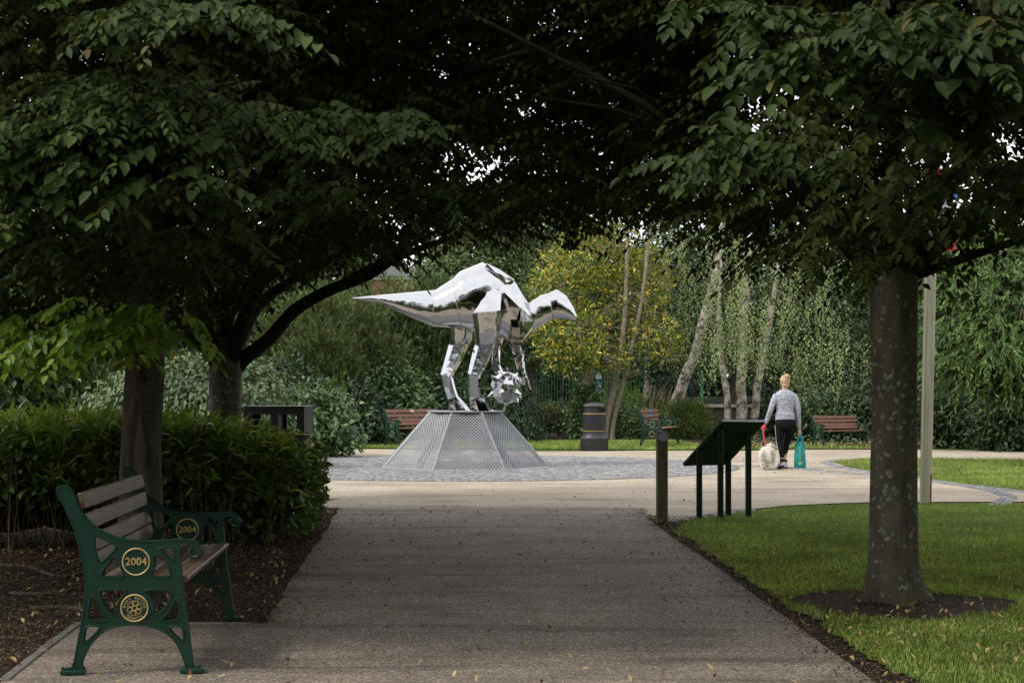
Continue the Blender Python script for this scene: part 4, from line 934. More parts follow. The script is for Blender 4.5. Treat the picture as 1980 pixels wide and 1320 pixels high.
me5 = np.concatenate([b+np.array([[0, 1, 2, 4]]), b+np.array([[4, 2, 3, 3]])], 1).reshape(-1, 4)
Vq = np.stack([P3-S_*.003, P3+S_*.003, P3+D*L_*.5+S_*W_+0*g_, P3+D*L_*.5-S_*W_], 1); Vt = np.stack([P3+D*L_*.5-S_*W_, P3+D*L_*.5+S_*W_, P3+D*L_+g_*L_*.28+S_*.0012, P3+D*L_+g_*L_*.28-S_*.0012], 1)
VV = np.stack([Vq[:, 0], Vq[:, 1], Vq[:, 2], Vq[:, 3], Vt[:, 2], Vt[:, 3]], 1); bb_ = (np.arange(n)*6)[:, None]
quads('grass_blades', rel(hd, VV.reshape(-1, 3)), np.concatenate([bb_+np.array([[0, 1, 2, 3]]), bb_+np.array([[3, 2, 4, 5]])], 1).reshape(-1, 4), M_hb, hd)
mb = MB()
for i in range(420):
    u = random.random()*.8; c = hl(np.array([u]))[0]; x, y = c[0]+random.uniform(-.6, .6), c[1]+random.uniform(-.75, .2); a = Vector((x, y, 0)); l = Vector((random.gauss(0, .16), random.gauss(-.05, .16), random.uniform(.35, .95)))
    mb.tube([a, a+l*.5+Vector((random.uniform(-.03, .03), 0, 0)), a+l], [.0045, .004, .002], 3)
for v in range(len(mb.v)): mb.v[v] = (mb.v[v][0]+3.4, mb.v[v][1]-13.2, mb.v[v][2])
mb.build('dry_stems', M_dry, hd)
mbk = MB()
for i in range(10):       # near-black core filling the hedge
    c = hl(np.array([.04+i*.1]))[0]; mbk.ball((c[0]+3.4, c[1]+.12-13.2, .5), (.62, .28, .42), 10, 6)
mbk.build('hedge_core', surf('hedge_core', (.006, .008, .004), rough=1), hd)
# exposed roots in the soil
rtt = thing('tree_roots', 'brown tree roots breaking the bare soil left of the near bench', 'roots', (gL.x, gL.y, 0))
for pts in ([(0, 1095), (60, 1100), (110, 1118), (160, 1112)], [(20, 1150), (90, 1152), (150, 1140)], [(100, 1120), (135, 1100), (160, 1085)], [(60, 1180), (130, 1178), (170, 1184)]):
    rt = MB(); rt.tube(spline([gnd(*p, .01)-Vector(rtt.location) for p in pts], 5), [.02]*(5*(len(pts)-1)+1), 6); rt.build('root', M_barkL, rtt, 180)


# ================================================================ background plants
def lm(name, a, b, c, tr=.25, rough=.5, clump=.8, var=.35, spec=.35, k4=None):
    s = [(0, a), (.55, b), (.93, c), (1, k4 or tuple(x*1.4 for x in c))]; return leafmat(name, s, tr, rough, clump, var, spec)
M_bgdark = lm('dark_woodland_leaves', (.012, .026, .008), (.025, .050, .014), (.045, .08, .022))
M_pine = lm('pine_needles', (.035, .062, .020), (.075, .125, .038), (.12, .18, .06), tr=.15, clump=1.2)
M_pinebr = lm('browning_pine_needles', (.055, .085, .024), (.10, .15, .045), (.15, .18, .07), tr=.1, clump=1.5, k4=(.22, .09, .04))
M_visc = lm('viburnum_leaves', (.06, .10, .038), (.115, .175, .075), (.18, .245, .115), tr=.15, rough=.42, spec=.45, k4=(.26, .14, .09))
M_broad = lm('broad_shrub_leaves', (.03, .065, .018), (.062, .12, .034), (.11, .18, .058), tr=.2, rough=.4, spec=.5)
M_yew = lm('yew_leaves', (.008, .022, .008), (.018, .044, .014), (.032, .065, .02), tr=.1)
M_hedge2 = lm('clipped_hedge_leaves', (.03, .045, .012), (.06, .075, .022), (.11, .11, .04), clump=2, k4=(.2, .12, .06))
M_yel = leafmat('yellowing_leaves', [(0, (.07, .12, .025)), (.45, (.14, .20, .035)), (.76, (.28, .30, .045)), (.88, (.62, .50, .05)), (.94, (.66, .50, .04)), (1, (.52, .36, .06))], .3, .4, 1.2, .25, .5)
M_birchl = leafmat('birch_leaves', [(0, (.11, .15, .06)), (.5, (.21, .27, .115)), (.9, (.33, .40, .19)), (1, (.40, .34, .08))], .3, .5, .9, .4, .3)
M_cherry = lm('cherry_leaves', (.05, .10, .026), (.10, .18, .046), (.17, .26, .075), tr=.3, clump=.9, k4=(.26, .2, .06))
M_midgr = lm('mid_tree_leaves', (.06, .09, .035), (.11, .155, .06), (.17, .21, .09), clump=.7)
M_lime = lm('lime_leaves', (.10, .16, .01), (.22, .32, .02), (.34, .42, .04))
M_rowan = lm('dark_green_tree_leaves', (.024, .046, .017), (.048, .084, .031), (.08, .125, .048), k4=(.09, .07, .03))

def plant(name, label, cat, x, y, group=None): return thing(name, label, cat, (x, y, 0), 0, group)
def L(t, blobs): return [(a-t.location.x, b-t.location.y, c, d, e, f) for a, b, c, d, e, f in blobs]
def stem(t, pts, rad, m=M_twig, name='trunk', n=8):
    mb = MB(); mb.tube(spline([Vector(p)-Vector((t.location.x, t.location.y, 0)) for p in pts], 4), interp(rad, 0, 4*(len(pts)-1)+1), n); return mb.build(name, m, t, 180)
def pxb(px, py, d, rx, rz, ry=None): v = at(px, py, d); s = d/F; return (v.x, v.y, v.z, rx*s, ry if ry else rx*s, rz*s)

# pines on the left
PG = 'pines along the left of the plaza'
def pine(px, d, topy, wpx, label, m=M_pine, n=260, bare=False, basey=None):
    g_ = at(px, 750, d); t = plant('pine_tree', label, 'tree', g_.x, g_.y, PG); top = at(px, topy, d).z; s = d/F; bl = []
    H = top; k = 7
    for i in range(k):
        f = i/(k-1); z = H*(.12+.82*f) if not bare else H*(.45+.5*f); r = wpx*s*(1-.62*f); bl.append((g_.x+random.uniform(-.2, .2), d+random.uniform(-.2, .2), z, r, r, H*.12))
    tufts('crown', L(t, bl), n, 13, 10, .36, .15, .028, m, t, up=.9)
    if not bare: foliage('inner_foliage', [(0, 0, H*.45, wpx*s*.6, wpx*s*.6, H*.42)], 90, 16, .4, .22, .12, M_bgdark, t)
    stem(t, [(g_.x, d, 0), (g_.x+.06, d, H*.5), (g_.x-.03, d, H*.96)], [.09, .06, .02], M_pineb)
    if bare:
        mb = MB()
        for i in range(16):
            z = H*random.uniform(.3, .85); a = random.uniform(0, 2*PI); l = wpx*s*random.uniform(.5, .9); mb.tube([(0, 0, z), (math.cos(a)*l*.5, math.sin(a)*l*.5, z+.12), (math.cos(a)*l, math.sin(a)*l, z+.4)], [.02, .014, .006], 4)
        mb.build('branches', M_twigp, t)
    return t
pine(30, 30, 600, 100, 'green pine at the left edge above the hedge', n=200)
pine(150, 30.5, 560, 110, 'bushy green pine left of the scarred trunk', n=200)
pine(330, 37.62, 520, 110, 'dark pine between the two left trunks', n=160)
pine(500, 39.9, 540, 90, 'tall green pine behind the arching limb', n=160)
pine(622, 37.62, 585, 78, 'thin browning pine with bare trunk, left of the sculpture tail', M_pinebr, 150, True)
pine(560, 38.76, 600, 70, 'small reddish brown pine beside the thin bare one', M_pinebr, 130, True)
pine(716, 38.76, 590, 60, 'thin pine with bare stem below the sculpture tail', M_pinebr, 120, True)
pine(690, 41.61, 562, 80, 'dense pine behind the sculpture tail tip', n=260)
pine(770, 41.04, 570, 85, 'dense pine behind the sculpture tail', n=300)
pine(845, 41.61, 560, 80, 'dense pine behind the hind legs of the sculpture', n=300)
pine(925, 42.18, 590, 75, 'dense pine behind the belly of the sculpture', n=260)
pine(240, 41.04, 480, 120, 'tall pine far behind the scarred hornbeam', n=160)
# viburnum mound
v_ = at(400, 800, 25.5); t = plant('viburnum_shrub', 'rounded viburnum mound with pale glossy leaves behind the litter bin', 'shrub', v_.x, v_.y)
foliage('leaves', L(t, [pxb(345, 800, 26, 130, 100), pxb(430, 790, 25.5, 110, 92), pxb(450, 835, 25.5, 62, 60), pxb(270, 820, 26, 90, 70)]), 620, 26, .34, .13, .055, M_visc, t, simple=False, droop=.6, lo=.85, jit=.5)
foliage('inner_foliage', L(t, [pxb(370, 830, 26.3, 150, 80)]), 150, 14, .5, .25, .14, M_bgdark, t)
# broad-leaved shrubs at the foot of the pines
SG = 'broad leaved shrubs under the pines'
for i, (px, py, d, rx, rz, lab) in enumerate([(610, 810, 30, 60, 62, 'broad leaved shrub just right of the double bin'), (690, 800, 35.91, 55, 62, 'dark leafy shrub left of the far bench'), (770, 790, 38.19, 60, 70, 'leafy shrub behind the far left bench'), (845, 790, 39.33, 50, 66, 'leafy shrub behind the near hind leg of the sculpture'), (730, 730, 38.76, 60, 45.6, 'pale leaved shrub under the sculpture tail'), (560, 770, 35.34, 60, 70, 'shrub rising behind the double litter bin'), (900, 800, 39.9, 50, 60, 'leafy shrub directly behind the plinth top'), (960, 780, 40.47, 45.6, 60, 'leafy shrub behind the spiked ball')]):
    v_ = at(px, py, d); t = plant('shrub', lab, 'shrub', v_.x, v_.y, SG); foliage('leaves', L(t, [pxb(px, py, d, rx, rz), pxb(px+20, py+20, d-.3, rx*.8, rz*.7), (v_.x, v_.y+.2, .5, rx*d/F, .6, .55)]), 230, 20, .36, .15, .075, M_broad if i % 2 == 0 else M_yew, t, droop=.3, lo=.75, zmin=.05)
# drooping conifer by the ball
v_ = at(1002, 800, 37.62); t = plant('yew_tree', 'dark drooping evergreen behind the spiked ball', 'tree', v_.x, v_.y)
foliage('leaves', L(t, [pxb(1000, 800, 37.62, 30, 70), pxb(1010, 830, 37.62, 38.76, 45.6), pxb(990, 760, 37.85, 26, 45.6)]), 260, 22, .28, .13, .035, M_yew, t, droop=1.3, lo=.6)
# clipped low hedge right of the plinth
v_ = at(1085, 815, 40.47); t = plant('low_hedge', 'low clipped olive brown hedge with bare stems left of the round bin', 'hedge', v_.x, v_.y)
foliage('leaves', [(x, 0, .68, .42, .4, .28) for x in (-.9, -.4, .1, .6, 1.1)], 330, 22, .24, .06, .03, M_hedge2, t, flat=1, lo=.7)
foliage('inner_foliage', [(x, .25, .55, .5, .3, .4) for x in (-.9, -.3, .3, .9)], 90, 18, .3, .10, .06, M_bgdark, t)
mb = MB()
for i in range(46):
    x = random.choice([-.75, .05, .35, .95])+random.uniform(-.05, .05); mb.tube([(x, -.1, 0), (x+random.uniform(-.12, .12), -.15, .35), (x+random.uniform(-.35, .35), -.2, .72)], [.014, .010, .005], 4)
mb.build('stems', M_twigp, t)
# ivy column and bushy plants round the bench
M_bushy = lm('feathery_shrub_leaves', (.05, .08, .015), (.09, .145, .028), (.15, .21, .05), tr=.3, clump=1.4, k4=(.28, .2, .08))
for px, py, d, rx, rz, lab, m_, lw in [(1200, 830, 41.04, 50, 47.88, 'green shrub between the round bin and the sideways bench', M_broad, (.08, .045)), (1258, 805, 42.41, 55, 45, 'tall feathery shrub behind the sideways bench', M_bushy, (.14, .02)), (1325, 820, 40.93, 47.88, 41.04, 'bright feathery shrub right of the sideways bench', M_bushy, (.16, .022)), (1128, 800, 39.44, 26, 60, 'ivy column left of the round bin', M_broad, (.09, .06))]:
    v_ = at(px, py, d); t = plant('shrub', lab, 'shrub', v_.x, v_.y, 'shrubs around the sideways bench'); foliage('leaves', L(t, [pxb(px, py, d, rx, rz), (v_.x, v_.y, .4, rx*d/F*.9, .5, .5)]), 300, 22, .26, lw[0], lw[1], m_, t, droop=-.2 if m_ is M_bushy else .2, lo=.65, upn=.2)

# yellowing tree
g_ = at(1138, 800, 39.33); t = plant('yellowing_tree', 'tree with yellow and green leaves behind the round bin', 'tree', g_.x, g_.y)
YB = [pxb(1140, 500, 39.33, 90, 60), pxb(1070, 560, 38.76, 55, 45), pxb(1200, 560, 39.33, 90, 70), pxb(1060, 640, 38.76, 50, 45.6), pxb(1110, 640, 38.3, 70, 55), pxb(1160, 690, 38.19, 60, 26), pxb(1260, 650, 38.76, 60, 45), pxb(1100, 690, 38.19, 60, 30), pxb(1170, 450, 39.9, 60, 39.9), pxb(1250, 520, 39.9, 50, 50), pxb(1290, 690, 38.3, 30, 24)]
foliage('crown', L(t, YB), 760, 15, .26, .13, .05, M_yel, t, lo=.4, droop=-.1, jit=1, simple=False)
mb = MB(); o = Vector((g_.x, g_.y, 0))
mb.tube(spline([at(1138, 850, 39.33)-o, at(1138, 780, 39.33)-o, at(1136, 740, 39.33)-o, at(1132, 700, 39.33)-o, at(1120, 620, 39.33)-o], 4), interp([.13, .11, .12, .08, .04], 0, 17), 10)
mb.tube(spline([at(1138, 745, 39.33)-o, at(1145, 715, 39.33)-o, at(1153, 680, 39.22)-o, at(1170, 600, 39.22)-o], 4), interp([.10, .085, .07, .03], 0, 13), 10)
mb.build('trunk', M_paleb, t, 180)
mb = MB()
for b in YB:
    for i in range(26):
        a = Vector((b[0], b[1], b[2]))-o+Vector((random.uniform(-.2, .2),)*3); d_ = Vector((random.gauss(0, 1), random.gauss(-.6, .7), random.gauss(.1, .7))).normalized()*random.uniform(.4, 1.1)*max(b[3], .6)
        mb.tube([a, a+d_*.5+Vector((0, 0, .06)), a+d_], [.012, .009, .004], 3)
mb.build('twigs', M_twigp, t)
for px0, px1, px2, lab, r_ in [(1174, 1198, 1214, 'long pale leaning trunk in front of the yellow tree', .075), (1187, 1215, 1257, 'second slimmer pale trunk crossing behind the first', .062)]:
    g_ = at(px0, 812, 38.76); t = plant('slim_tree', lab, 'tree', g_.x, g_.y, 'slim pale trunks behind the round bin'); o = Vector((g_.x, g_.y, 0))
    mb = MB(); mb.tube(spline([at(px0-4, 860, 38.76)-o, at(px0, 812, 38.76)-o, at(px1, 700, 38.42)-o, at((px1+px2)/2+3, 590, 38.3)-o, at(px2, 440, 38.3)-o, at(px2+6, 330, 38.3)-o], 5), interp([r_*1.25, r_*1.1, r_, r_*.8, r_*.55, .02], 0, 26), 9); mb.build('trunk', M_paleb, t, 180)
    mb = MB()
    for i in range(30):
        py = random.uniform(360, 760); xx = np.interp(py, [330, 440, 590, 700], [px2+6, px2, (px1+px2)/2+3, px1]); a = at(xx, py, 38.36)-o; d_ = Vector((random.choice((-1, 1))*random.uniform(.4, 1.2), random.uniform(-.5, .3), random.uniform(-.35, .3)))
        mb.tube([a, a+d_*.5+Vector((0, 0, .16)), a+d_+Vector((0, 0, random.uniform(-.3, 0)))], [.014, .010, .004], 4)
    mb.build('branches', M_twigp, t)
    foliage('crown', L(t, [pxb(px2, 380, 38.53, 60, 50)]), 60, 14, .3, .13, .05, M_yel, t, lo=.3)

# birches: trunks and hanging curtains of small leaves
def curtain(t, tops, m=M_birchl, name='crown', Ls=.055, Ws=.045, strands=18):
    Ps = []
    for px, py, d, wpx, hpx, dens in tops:
        s = d/F; n = int(strands*dens)
        for k in range(n):
            a = rng.uniform(-1, 1); x0 = px+a*wpx; y0 = py+abs(a)**2*hpx*.35+rng.uniform(0, hpx*.35); ln = hpx*rng.uniform(.35, 1.0); dd = d-.9+rng.normal()*.5; m_ = int(ln*s/.045)
            if m_ < 3: continue
            q = np.linspace(0, 1, m_); sway = rng.normal()*10
            xs = x0+sway*q**2+rng.normal(size=m_)*3.2; ys = y0+ln*q; Ps.append(np.stack([(xs-990)*s, dd+rng.normal(size=m_)*.06, EYE-(ys-HOR)*s], 1))
    P = np.concatenate(Ps); P = P[P[:, 2] > .4]; n = len(P); D = unit(sph(n)*.8+np.array([0, -.3, -.8])); N = unit(sph(n)+np.array([0, -.8, .5]))
    return leaves(name, P-np.array([t.location.x, t.location.y, 0]), D, N, Ls*rng.uniform(.8, 1.4, n), Ws*rng.uniform(.8, 1.3, n), m, t, simple=True)
def birch(lab, tr, d, rad, tops, extra=None):
    g_ = at(tr[0][0], tr[0][1], d); t = plant('birch_tree', lab, 'tree', g_.x, g_.y, 'birches right of the yellow tree'); o = Vector((g_.x, g_.y, 0))
    mb = MB(); P_ = spline([at(x, y, d+i*.04)-o for i, (x, y) in enumerate(tr)], 5)
    ph_ = random.uniform(0, 6); mb.tube(P_, interp(rad, 0, len(P_)), 12, lobes=lambda i, th: 1+.07*math.sin(3*th+i*.8+ph_)+.05*math.sin(5*th-i)); mb.build('trunk', M_birch, t, 180)
    if tops:
        curtain(t, tops); mb = MB()
        for px, py, dd, w_, h_, de in tops:
            for k in range(4): a = at(px, py+h_*.3, dd)-o; b = at(px+random.uniform(-w_, w_), py+random.uniform(0, h_*.3), dd)-o; mb.tube([a, (a+b)/2+Vector((0, 0, .15)), b], [.02, .015, .006], 4)
        mb.build('branches', M_twig, t)
    return t
birch('leaning birch with rugged bark, right of the sideways bench', [(1292, 830), (1302, 790), (1325, 730), (1345, 680), (1362, 610), (1385, 520), (1400, 400)], 41.04, [.20, .175, .165, .15, .12, .1, .07], [(1330, 430, 41.04, 60, 130, 1.6), (1300, 470, 41.04, 30, 110, .9), (1345, 520, 40.81, 45.6, 120, 1.1), (1400, 440, 41.38, 45.6, 100, 1), (1325, 600, 41.04, 26, 110, .6), (1310, 410, 41.61, 60, 60, 1.2)])
birch('slim birch, leftmost of the three upright birch trunks', [(1407, 840), (1407, 800), (1404, 750), (1395, 700), (1390, 620), (1395, 500)], 38.76, [.10, .095, .09, .08, .06, .03], [(1400, 500, 38.53, 45, 150, 1.5), (1385, 600, 38.53, 38.76, 125, 1.3), (1372, 640, 38.42, 16, 95, .5), (1425, 560, 38.65, 41.04, 140, 1.2)])
birch('thick white birch, middle of the three upright birch trunks', [(1434, 850), (1434, 800), (1433, 750), (1434, 700), (1440, 600), (1450, 450)], 39.1, [.165, .15, .135, .13, .10, .06], [(1480, 440, 39.1, 60, 130, 1.8), (1450, 560, 38.76, 30, 130, 1), (1540, 470, 38.76, 50, 120, 1.4), (1510, 560, 38.87, 45.6, 120, 1.2), (1440, 640, 38.53, 22, 80, .6)])
birch('slanting birch, rightmost of the three upright birch trunks', [(1456, 850), (1460, 800), (1464, 750), (1474, 700), (1488, 620), (1510, 480)], 39.33, [.13, .115, .11, .10, .08, .04], [(1560, 560, 38.99, 60, 120, 1.6), (1620, 620, 38.76, 45.6, 120, 1.1), (1500, 640, 38.99, 45.6, 90, 1), (1570, 650, 38.76, 46, 95, 1.3), (1590, 470, 39.44, 50, 90, 1), (1535, 680, 38.76, 30, 70, .7)])
t = birch('white birch stem wrapped in ivy beside the leaning birch', [(1250, 820), (1250, 780), (1253, 730), (1253, 690), (1250, 560), (1252, 420)], 42.18, [.14, .12, .10, .09, .07, .04], None)
foliage('ivy', L(t, [pxb(1268, 740, 42.18, 18, 60), pxb(1272, 690, 42.18, 26, 50), pxb(1265, 600, 42.41, 30, 90)]), 170, 18, .3, .09, .07, M_yew, t, lo=.4)
mb = MB()
for i in range(30):
    a = at(1268+random.uniform(-16, 18), 800, 41.84)-Vector((t.location.x, t.location.y, 0)); b = a+Vector((random.uniform(.0, .5), random.uniform(-.1, .1), random.uniform(.4, .9))); mb.tube([a, (a+b)/2, b], [.03, .02, .012], 4)
mb.build('dead_stems', M_twigp, t)

# trees behind: each a crown of clumps and a trunk
def bgtree(lab, px, d, blobs, m, n, L_=.14, W_=.09, rc=.5, cat='tree', nm='broadleaf_tree', grp='tall trees behind the plaza', droop=.2, tr=.16, per=20):
    g_ = at(px, 750, d); t = plant(nm, lab, cat, g_.x, g_.y, grp); foliage('crown', L(t, [pxb(*b) for b in blobs]), n, per, rc, L_, W_, m, t, lo=.5, droop=droop)
    stem(t, [(g_.x, d, 0), (g_.x, d, 2.5), (g_.x+.1, d, 5)], [tr, tr*.8, tr*.4], M_barkL); return t
bgtree('blue green tree rising behind the hump of the sculpture', 960, 46, [(960, 520, 46, 90, 70), (915, 500, 46, 50, 50), (1010, 470, 46, 70, 60), (950, 420, 46, 120, 60), (1020, 560, 45, 60, 80)], M_midgr, 620, .17, .08)
bgtree('pale leaved tree beside the brick building', 860, 45, [(860, 520, 45, 55, 45.6), (850, 570, 45, 60, 60), (900, 560, 45, 50, 60)], M_lime if False else M_midgr, 330, .16, .09)
bgtree('dark tree behind the birches', 1420, 47.88, [(1360, 480, 47.88, 90, 110), (1450, 520, 47.88, 100, 140), (1420, 640, 47.88, 140, 90), (1300, 560, 49.02, 80, 120)], M_rowan, 650)
bgtree('dark broad tree behind the walking woman', 1600, 46.74, [(1560, 560, 46.74, 90, 120), (1650, 600, 45.6, 90, 140), (1620, 480, 46.74, 120, 90), (1720, 560, 46.74, 90, 130), (1600, 700, 46.74, 110, 60)], M_rowan, 850)
bgtree('evergreen tree behind the yellow tree', 1180, 48, [(1140, 560, 48, 120, 130), (1260, 600, 48, 100, 120), (1060, 620, 47, 70, 100), (1200, 430, 48, 140, 90)], M_rowan, 620)
bgtree('evergreen hedge tree beyond the railings', 1120, 52, [(1060, 730, 52, 60, 50), (1130, 725, 52, 60, 55), (1200, 715, 52, 70, 60), (1290, 720, 52, 80, 60)], M_yew, 460, .16, .1, zz if False else .5, tr=.1)
# cherry on the right
g_ = at(1920, 800, 27); t = plant('cherry_tree', 'bright green cherry with long drooping leaves at the right edge', 'tree', g_.x, g_.y)
CB = [pxb(1880, 560, 27, 90, 70), pxb(1960, 520, 27, 80, 80), pxb(1850, 640, 26.5, 50, 60), pxb(1930, 660, 26.3, 90, 60), pxb(1980, 600, 26, 60, 90), pxb(1880, 700, 26.5, 60, 42), pxb(1970, 720, 26.4, 50, 38), pxb(1900, 480, 27.5, 90, 50), pxb(2060, 600, 27, 80, 120)]
P, O = clumps(L(t, CB), 1050, 1, .25, front=.85, lo=.75, hi=1.05, flat=.5)
k = 13; n = len(P); hdg = unit(O*np.array([1, 1, .2])+sph(n)*.4+np.array([0, 0, -.12])); i = np.arange(k); s = (i/k)
Pb = P[:, None, :]+hdg[:, None, :]*(s*.75)[None, :, None]-np.array([0, 0, 1.0])*(s**2*.22)[None, :, None]
Dv = hdg[:, None, :]*.55+sph(n*k).reshape(n, k, 3)*.6+np.array([0, 0, -.5]); Nv = sph(n*k).reshape(n, k, 3)*.6+np.array([0, -.5, .7])
leaves('crown', Pb.reshape(-1, 3), Dv.reshape(-1, 3), Nv.reshape(-1, 3), .135*rng.uniform(.7, 1.2, n*k), .034*rng.uniform(.8, 1.2, n*k), M_cherry, t, simple=False)
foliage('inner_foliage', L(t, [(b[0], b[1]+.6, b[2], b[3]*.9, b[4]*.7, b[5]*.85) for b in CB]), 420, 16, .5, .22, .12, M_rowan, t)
mb = MB(); o = Vector((g_.x, g_.y, 0))
for b in CB:
    for i in range(9):
        a = Vector((b[0], b[1], b[2]))-o; d_ = Vector((random.gauss(0, 1), -abs(random.gauss(.9, .3)), random.gauss(0, .5))).normalized()*b[3]*1.05; mb.tube([a, a+d_*.55+Vector((0, 0, .1)), a+d_], [.02, .014, .006], 4)
mb.build('branches', M_twigp, t)
stem(t, [(g_.x+2.1, g_.y+1.5, 0), (g_.x+1.9, g_.y+1.3, 2), (g_.x+1.2, g_.y+.5, 4)], [.14, .12, .06], M_barkL)
# dark undergrowth on the right
UG = 'dark undergrowth on the right'
for px, py, d, rx, rz, lab, m_, n_ in [(1860, 800, 34.98, 90, 70, 'dark evergreen thicket below the cherry tree', M_bgdark, 420), (1960, 790, 32.86, 70, 80, 'dark thicket at the right edge of the picture', M_bgdark, 380), (1740, 770, 39.22, 90, 100, 'dark thicket behind the right hand hornbeam', M_bgdark, 420), (1620, 800, 39.22, 90, 45, 'leafy shrub behind the right hand bench', M_broad, 420), (1530, 800, 40.81, 60, 60, 'shadowy shrub behind the walking woman', M_bgdark, 300), (1690, 790, 38.16, 50, 60, 'leafy shrub at the right end of the far bench', M_rowan, 260)]:
    v_ = at(px, py, d); t = plant('shrub', lab, 'shrub', v_.x, v_.y, UG); foliage('leaves', L(t, [pxb(px, py, d, rx, rz), (v_.x, v_.y, .5, rx*d/F, .8, .6)]), n_, 22, .4, .13, .07, m_, t, lo=.5)
P_ = scatter([(6, 34.5), (14, 31.5), (14, 36), (6, 37.5)], 1400)
P3 = np.concatenate([P_, rng.uniform(.02, .22, (len(P_), 1))], 1); tag(leaves('ground_ivy', P3, sph(len(P3))*np.array([1, 1, .4]), unit(np.array([0, -.5, 1])+sph(len(P3))*.4), .09, .08, M_rowan, simple=True), 'low ivy creeping over the soil below the right hand trees', 'ivy', kind='stuff')
# far woodland behind it all, and unseen trees added round the viewer for shade
wb = []
for i in range(46):
    x = -34+68*i/45; wb.append((x, 62+random.uniform(-2, 2), 2.6, 2.6, 1.5, 3.2)); wb.append((x+random.uniform(-1, 1), 64, 5.6+1.2*math.sin(i*.9), 2.4, 1.5, 2.2+random.uniform(-.4, .8)))
tag(foliage('woodland', wb, 4200, 22, .9, .42, .26, M_bgdark, None, lo=.7), 'dark far woodland closing the view behind the park', 'woodland', kind='stuff')
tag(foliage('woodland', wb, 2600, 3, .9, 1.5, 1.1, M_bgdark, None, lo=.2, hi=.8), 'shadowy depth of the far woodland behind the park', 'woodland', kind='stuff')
wb = [(-6, -7, 5.5, 4, 4, 3.6), (6, -7, 5.5, 4, 4, 3.6), (-6, -14, 5.5, 5, 4, 4), (6, -14, 5.5, 5, 4, 4), (0, -16, 7, 5, 4, 3), (11, 0, 5, 4, 5, 3.5), (12, -9, 5, 4, 5, 3.8), (-13, -6, 5, 4, 5, 3.8)]*3  # unseen crowns added behind the viewer to darken the canopy front
for i in range(44):
    a = R(190+160*i/43); wb.append((34*math.cos(a), 12+38*math.sin(a), 3.4, 4, 4, 4.2+random.uniform(-1, 1.5)))
for i in range(16): wb.append((-17-random.uniform(0, 3), 2+2.6*i, 3, 3, 3, 3.6)); wb.append((22+random.uniform(0, 3), -4+2.4*i, 3, 3, 3, 3.6))
tag(foliage('woodland', wb, 4300, 16, 1.2, .55, .34, M_rowan, None, lo=.8, front=0), 'unseen trees added round the viewer for shade and reflections', 'woodland', kind='stuff')
# ================================================================ raised ground, wall, railings
TD = 47.5; tz = at(0, 783, TD).z
mb = MB(); mb.box((4, TD+9, tz/2-.05), (70, 18, tz-.1)); tag(mb.build('raised_ground', M_turf), kind='structure')
P = scatter([(-3, TD+.3), (14, TD+.3), (14, TD+5), (-3, TD+5)], 30000); tag(blades('grass', P, .09, .008, leafmat('sunny_grass', [(0, (.10, .17, .02)), (1, (.24, .32, .06))], .3, .6, 1, .2), tz-.1), 'sunny strip of grass seen through the green railings', 'grass')
def brickmat(name, a, b, mortar, sx=1.0):
    m, t, out = nt(name); p = nd(t, 'BsdfPrincipled'); t.links.new(p.outputs[0], out.inputs[0]); tc = nd(t, 'TexCoord'); mp = nd(t, 'Mapping'); mp.inputs['Rotation'].default_value = (R(90), 0, 0)
    t.links.new(tc.outputs['Object'], mp.inputs[0]); br = nd(t, 'TexBrick'); t.links.new(mp.outputs[0], br.inputs['Vector']); br.inputs['Color1'].default_value = (*a, 1); br.inputs['Color2'].default_value = (*b, 1); br.inputs['Mortar'].default_value = (*mortar, 1)
    br.inputs['Scale'].default_value = 1; br.inputs['Brick Width'].default_value = .225; br.inputs['Row Height'].default_value = .075; br.inputs['Mortar Size'].default_value = .008
    n = noise(t, 3, 5); c = mixc(t, 1, br.outputs[0], ramp(t, n.outputs[0], [(.3, (.6,)*3), (.7, (1.2,)*3)]), 'MULTIPLY'); t.links.new(c, p.inputs['Base Color']); p.inputs['Roughness'].default_value = .9; return m
M_dbrick = brickmat('dark_brick', (.03, .022, .018), (.045, .034, .026), (.05, .048, .042))
M_rbrick = brickmat('red_brick', (.36, .07, .04), (.46, .11, .06), (.30, .24, .2))
M_cope = surf('pale_coping', [(.3, (.20, .17, .12)), (.7, (.38, .33, .25))], scale=4, rough=.9, bump=.3, bscale=30)
wx0, wx1 = at(1366, 0, TD-1).x, at(1560, 0, TD-1).x
t = thing('retaining_wall', 'low dark brick wall with pale coping behind the birch trunks', 'wall', ((wx0+wx1)/2, TD-.4, 0))
mb = MB(); mb.box((0, 0, (tz-.06)/2), (wx1-wx0, .5, tz-.06)); mb.build('brickwork', M_dbrick, t)
mb = MB(); mb.rbox((0, -.02, tz-.02), (wx1-wx0+.1, .6, .1), .01); mb.build('coping', M_cope, t)
M_rail = surf('green_railing', [(.3, (.04, .20, .08)), (.7, (.07, .29, .12))], scale=2, rough=.5)
M_railk = surf('dark_railing', [(.3, (.010, .03, .018)), (.7, (.02, .05, .03))], scale=2, rough=.5)
